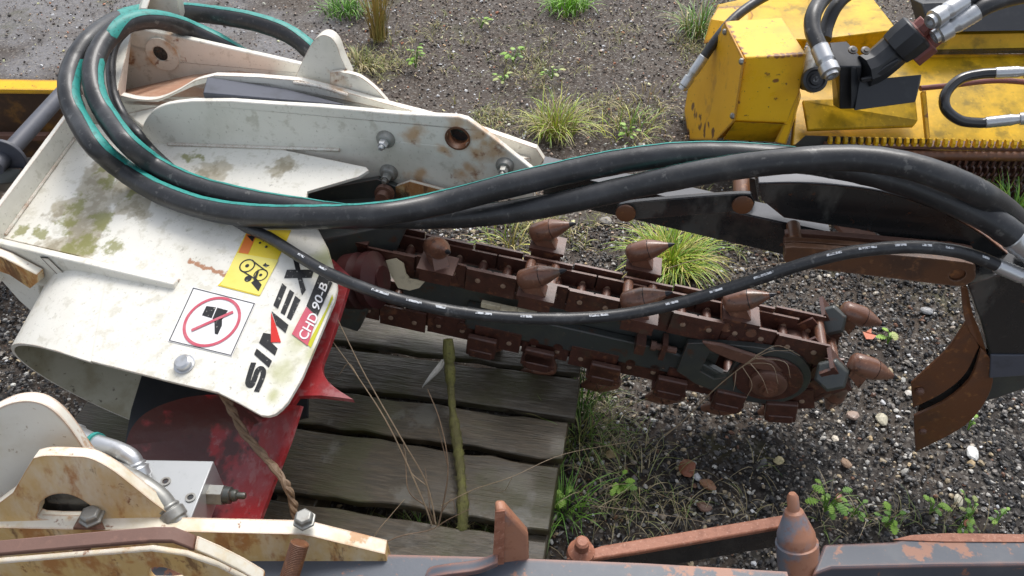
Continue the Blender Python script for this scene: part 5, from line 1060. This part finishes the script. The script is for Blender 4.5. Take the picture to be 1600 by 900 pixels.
def leafy(px, py, n, spread, size, cols, label, rs, lobes=5, zh=.05):
    r = random.Random(rs); p = Z(px, py, .0); root = thing('weed', p, label, 'weed', 'green weeds in the gravel')
    st_ = MB(); 
    for i in range(n):
        a = r.uniform(0, 6.28); q = spread * r.uniform(.25, 1); tip = p + V((math.cos(a) * q, math.sin(a) * q, zh * r.uniform(.4, 1.1)))
        st_.tube(crv([p, p.lerp(tip, .5) + V((0, 0, zh * .3)), tip], 3), .0012, 5)
        d = V((math.cos(a), math.sin(a), -.15)).normalized(); sdv = d.cross(EZ).normalized(); nrm = sdv.cross(d)
        L_ = size * r.uniform(.45, 1.05); pts = []; k_ = 3 * lobes
        for s_, rng_ in ((1, range(0, k_ + 1)), (-1, range(k_, -1, -1))):
            for k in rng_:
                t = k / k_; wv = L_ * .42 * math.sin(math.pi * (t * .9 + .06)) ** .8 * (1.0 if k % 3 == 1 else .62 if k % 3 == 2 else .55)
                if k in (0, k_) and s_ < 0: continue
                pts.append(tip + d * (L_ * t - L_ * .2) + sdv * s_ * wv + nrm * (-abs(wv) * .3 + .15 * L_ * math.sin(t * 3)))
        mb = MB(); mb.prism(pts, nrm * -.0007); o = mb.obj('leaf', M['leaf_' + cols[r.randrange(len(cols))]], root, sharp=80)
    st_.obj('stem', M['leaf_b'], root)
M['leaf_a'] = mat('bright_leaf', (.22, .40, .04), .45, layers=[('noise', 60, .45, .7, (.32, .46, .08), .6)])
M['leaf_b'] = mat('green_leaf', (.13, .28, .035), .45, layers=[('noise', 60, .45, .7, (.22, .34, .06), .6)])
M['leaf_c'] = mat('pale_leaf', (.36, .42, .14), .5, layers=[('noise', 60, .45, .7, (.42, .38, .15), .6)])
M['leaf_r'] = mat('reddish_leaf', (.34, .10, .05), .5, layers=[('noise', 60, .45, .7, (.42, .20, .08), .6)])
leafy(962, 768, 8, .028, .027, 'aab', 'bright lobed weed on the gravel right of the pallet', 1)
leafy(1288, 800, 13, .036, .030, 'aab', 'largest leafy green weed, beside the rusty post', 2, zh=.07)
leafy(1384, 824, 8, .026, .027, 'aab', 'feathery green weed above the left end of the thick bar', 3)
leafy(1452, 803, 6, .024, .024, 'aab', 'small lobed weed between the feathery one and the red leaved one', 4)
leafy(1512, 815, 8, .05, .019, 'acr', 'weed with mixed red and yellow leaves above the thick bar', 5)
leafy(1496, 828, 5, .022, .022, 'ab', 'low green weed touching the rusty band of the thick bar', 6)
leafy(1552, 822, 5, .026, .020, 'acb', 'pale green weed at the right end of the thick bar', 7)
leafy(1512, 672, 5, .018, .022, 'a', 'tiny bright weed peeping out behind the crumber shoe', 8)
leafy(1386, 538, 5, .026, .030, 'ac', 'small pale star shaped weed right of the chain nose picks', 9)
leafy(1330, 808, 6, .022, .022, 'b', 'small dark green weed between the leafy and feathery ones', 10)
leafy(884, 792, 8, .024, .024, 'ab', 'small green weed at the lower right corner of the pallet', 11)
leafy(650, 108, 13, .03, .032, 'ab', 'upright green weed behind the white side plates', 12, zh=.1)
leafy(802, 98, 12, .05, .036, 'ab', 'green weed in the far gravel, larger of the middle three', 13)
leafy(786, 132, 9, .035, .030, 'ac', 'pale green weed just below the larger far weed', 14)
leafy(862, 124, 8, .04, .030, 'ac', 'light green flat weed right of the pale far weed', 15)
leafy(980, 214, 8, .04, .03, 'a', 'small green weed just above the upper hose', 16)
leafy(752, 45, 7, .04, .03, 'ac', 'yellowish weed near the top of the far gravel', 17)
M['autumn'] = mat('orange_dead_leaf', (.55, .12, .04), .5, layers=[('noise', 40, .5, .7, (.4, .2, .08), .6)])
mb = MB(); q = Z(1358, 525, .006); mb.prism([q + V(c) for c in ((-.012, -.012, 0), (.004, -.016, .004), (.018, -.004, .006), (.006, .004, .006), (.010, .020, .010), (-.006, .012, .006), (-.014, .016, .002))], V((0, 0, -.001))); tag(mb.obj('fallen_leaf', M['autumn']), 'bright orange fallen leaf right of the chain nose', 'leaf')

# dead stalks standing over the pallet
M['straw'] = mat('dry_straw', (.30, .22, .14), .6, layers=[('noise', 60, .45, .7, (.44, .34, .22), .6)])
M['straw_dark'] = mat('dry_brown_stem', (.17, .11, .065), .6, layers=[('noise', 60, .45, .7, (.30, .21, .13), .6)])
def stalk(label, pts, r, m='straw', side_=(), group='dry stalks over the pallet', n=6):
    P = crv([Z(*p) for p in pts], n); k = len(P); root = thing('dry_stalk', P[0], label, 'stalk', group)
    MB().tube(P, [r * (1 - .6 * i / k) for i in range(k)], 6).obj('stem', M[m], root)
    for s_ in side_:
        Q = crv([Z(*p) for p in s_], 5); MB().tube(Q, [r * .6 * (1 - .6 * i / len(Q)) for i in range(len(Q))], 5).obj('twig', M[m], root)
stalk('long straight straw leaning from the red auger down across the pallet, left one', [(682, 842, .10), (660, 780, .2), (610, 670, .32), (560, 590, .40), (515, 527, .46)], .0019, side_=([(560, 590, .40), (545, 568, .40), (530, 585, .38)],))
stalk('long straight straw crossing the left one near the pallet middle', [(686, 850, .10), (668, 760, .2), (630, 690, .30), (570, 585, .42), (528, 500, .5)], .0019, side_=([(668, 760, .2), (640, 735, .22), (632, 700, .25)],))
stalk('crooked brown stem with a dead grey leaf at its top beside the mossy strap', [(676, 850, .10), (690, 800, .16), (700, 730, .24), (688, 660, .3), (668, 608, .34)], .0021, 'straw_dark', side_=([(700, 730, .24), (690, 690, .27), (684, 668, .3)], [(690, 800, .16), (706, 780, .18), (712, 800, .16)]))
stalk('forked brown stem rising from the pallet front', [(684, 860, .08), (672, 800, .15), (640, 770, .2), (634, 730, .22), (630, 690, .26)], .0017, 'straw_dark', side_=([(672, 800, .15), (668, 760, .18), (664, 730, .2)],))
stalk('pale grass stem crossing from the pallet front to the gravel', [(690, 790, .16), (740, 765, .2), (800, 745, .24), (880, 710, .24), (985, 690, .2)], .0012, side_=([(800, 745, .24), (790, 765, .2), (778, 770, .18)],))
stalk('bent straw lying low in front of the pallet', [(580, 858, .15), (625, 838, .16), (672, 828, .16), (700, 812, .18), (735, 795, .2)], .0016, 'straw_dark')
stalk('straw leaning to the left above the bolt', [(575, 858, .14), (590, 830, .18), (610, 806, .2), (632, 780, .22)], .0014)
stalk('seed grass stem rising from the gravel in front of the boom', [(1040, 680, .06), (1070, 655, .12), (1120, 605, .25), (1170, 565, .36), (1195, 548, .40)], .0017, side_=([(1160, 573, .34), (1200, 550, .42), (1240, 548, .42)], [(1165, 568, .35), (1205, 570, .40), (1216, 600, .36)], [(1170, 565, .36), (1190, 590, .34), (1200, 615, .3)], [(1160, 573, .34), (1175, 600, .3), (1166, 622, .26)], [(1150, 582, .32), (1148, 600, .3), (1146, 610, .28)], [(1180, 556, .38), (1215, 540, .42), (1250, 556, .4)], [(1175, 560, .37), (1225, 565, .4), (1235, 590, .37)]), group=None)
stalk('small seed head stem standing before the lower boom', [(1046, 640, .05), (1046, 600, .14), (1046, 560, .22)], .001, side_=([(1046, 590, .16), (1026, 570, .2), (1022, 562, .22)], [(1046, 580, .18), (1034, 575, .2)], [(1046, 570, .2), (1050, 556, .23)]), group=None)
stalk('thin straw on the gravel above the rusty rail', [(925, 790, .04), (990, 798, .03), (1060, 808, .03), (1110, 818, .03)], .0012, group=None)
stalk('thin straw leaning over the gravel under the chain nose', [(1040, 420, .1), (1100, 405, .14), (1150, 420, .1), (1225, 410, .08)], .0012, group=None)
# brown root hanging from the hood, in front of the red auger
UR = under(.075); P = crv([under(.02).at(346, 612), under(.05).at(362, 640), UR.at(384, 680), UR.at(415, 715), UR.at(440, 745), under(.10).at(456, 780), under(.13).at(464, 815)], 8)
RT_ = thing('root', P[0], 'twisted brown root hanging from the hood edge over the red auger', 'root')
for k in range(3):
    rr = random.Random(k); Q = [p + V((.004 * math.cos(i * .5 + 2.1 * k), .004 * math.sin(i * .5 + 2.1 * k), .003 * math.sin(i * .7 + k))) for i, p in enumerate(P)]
    MB().tube(Q, [.0042 + .0012 * math.sin(i * .9 + k) for i in range(len(Q))], 7).obj('strand', M['straw_dark'], RT_)
# mossy strap hanging over the pallet
M['moss'] = mat('mossy_strap', (.10, .092, .03), .75, layers=[('noise', 30, .4, .65, (.15, .15, .035), .8), ('noise', 90, .55, .7, (.05, .04, .02), .7)], bump=[(160, .8, .004), (60, .5, .005)])
P = crv([Z(700, 530, .30), Z(703, 580, .24), Z(707, 640, .185), Z(714, 690, .165), Z(720, 740, .165), Z(723, 790, .16), Z(722, 830, .13), Z(716, 868, .09)], 8)
MS = thing('strap', P[0], 'green brown mossy strap hanging from the chain across the pallet boards', 'strap')
rr = random.Random(5); MB().tube(P, [.0105 + .002 * math.sin(i * .33) + rr.uniform(-.002, .002) for i in range(len(P))], 10).obj('band', M['moss'], MS)
fz = MB()
for i in range(260):
    k = rr.randrange(len(P) // 3, len(P)); a = rr.uniform(0, 6.28); d = V((math.cos(a), math.sin(a), rr.uniform(-.3, .5))).normalized(); p = P[k] + d * .010; q = p + d * .007
    s_ = d.cross(V((.3, .2, 1))).normalized() * .0008; fz.add([p - s_, p + s_, q], [(0, 1, 2)])
tag(fz.obj('moss_fringe', M['moss'], MS), kind='stuff')
# dead grey leaf
M['grey_leaf'] = mat('grey_leaf', (.22, .22, .20), .6, layers=[('noise', 60, .45, .7, (.34, .34, .32), .6)], bump=[(100, .4, .002)])
c = crv([Z(692, 562, .30), Z(686, 575, .31), Z(676, 588, .31), Z(660, 606, .30)], 4); mb = MB(); n = len(c)
mb.loft([[p + V((1, .3, .2)) * s_ * .011 * math.sin(math.pi * (i / (n - 1) * .92 + .06)) + EZ * (.003 * abs(s_)) for s_ in (-1, 0, 1)] for i, p in enumerate(c)], V((0, 0, -1)), .0008); tag(mb.obj('fallen_leaf', M['grey_leaf']), 'curled grey dead leaf beside the mossy strap', 'leaf')
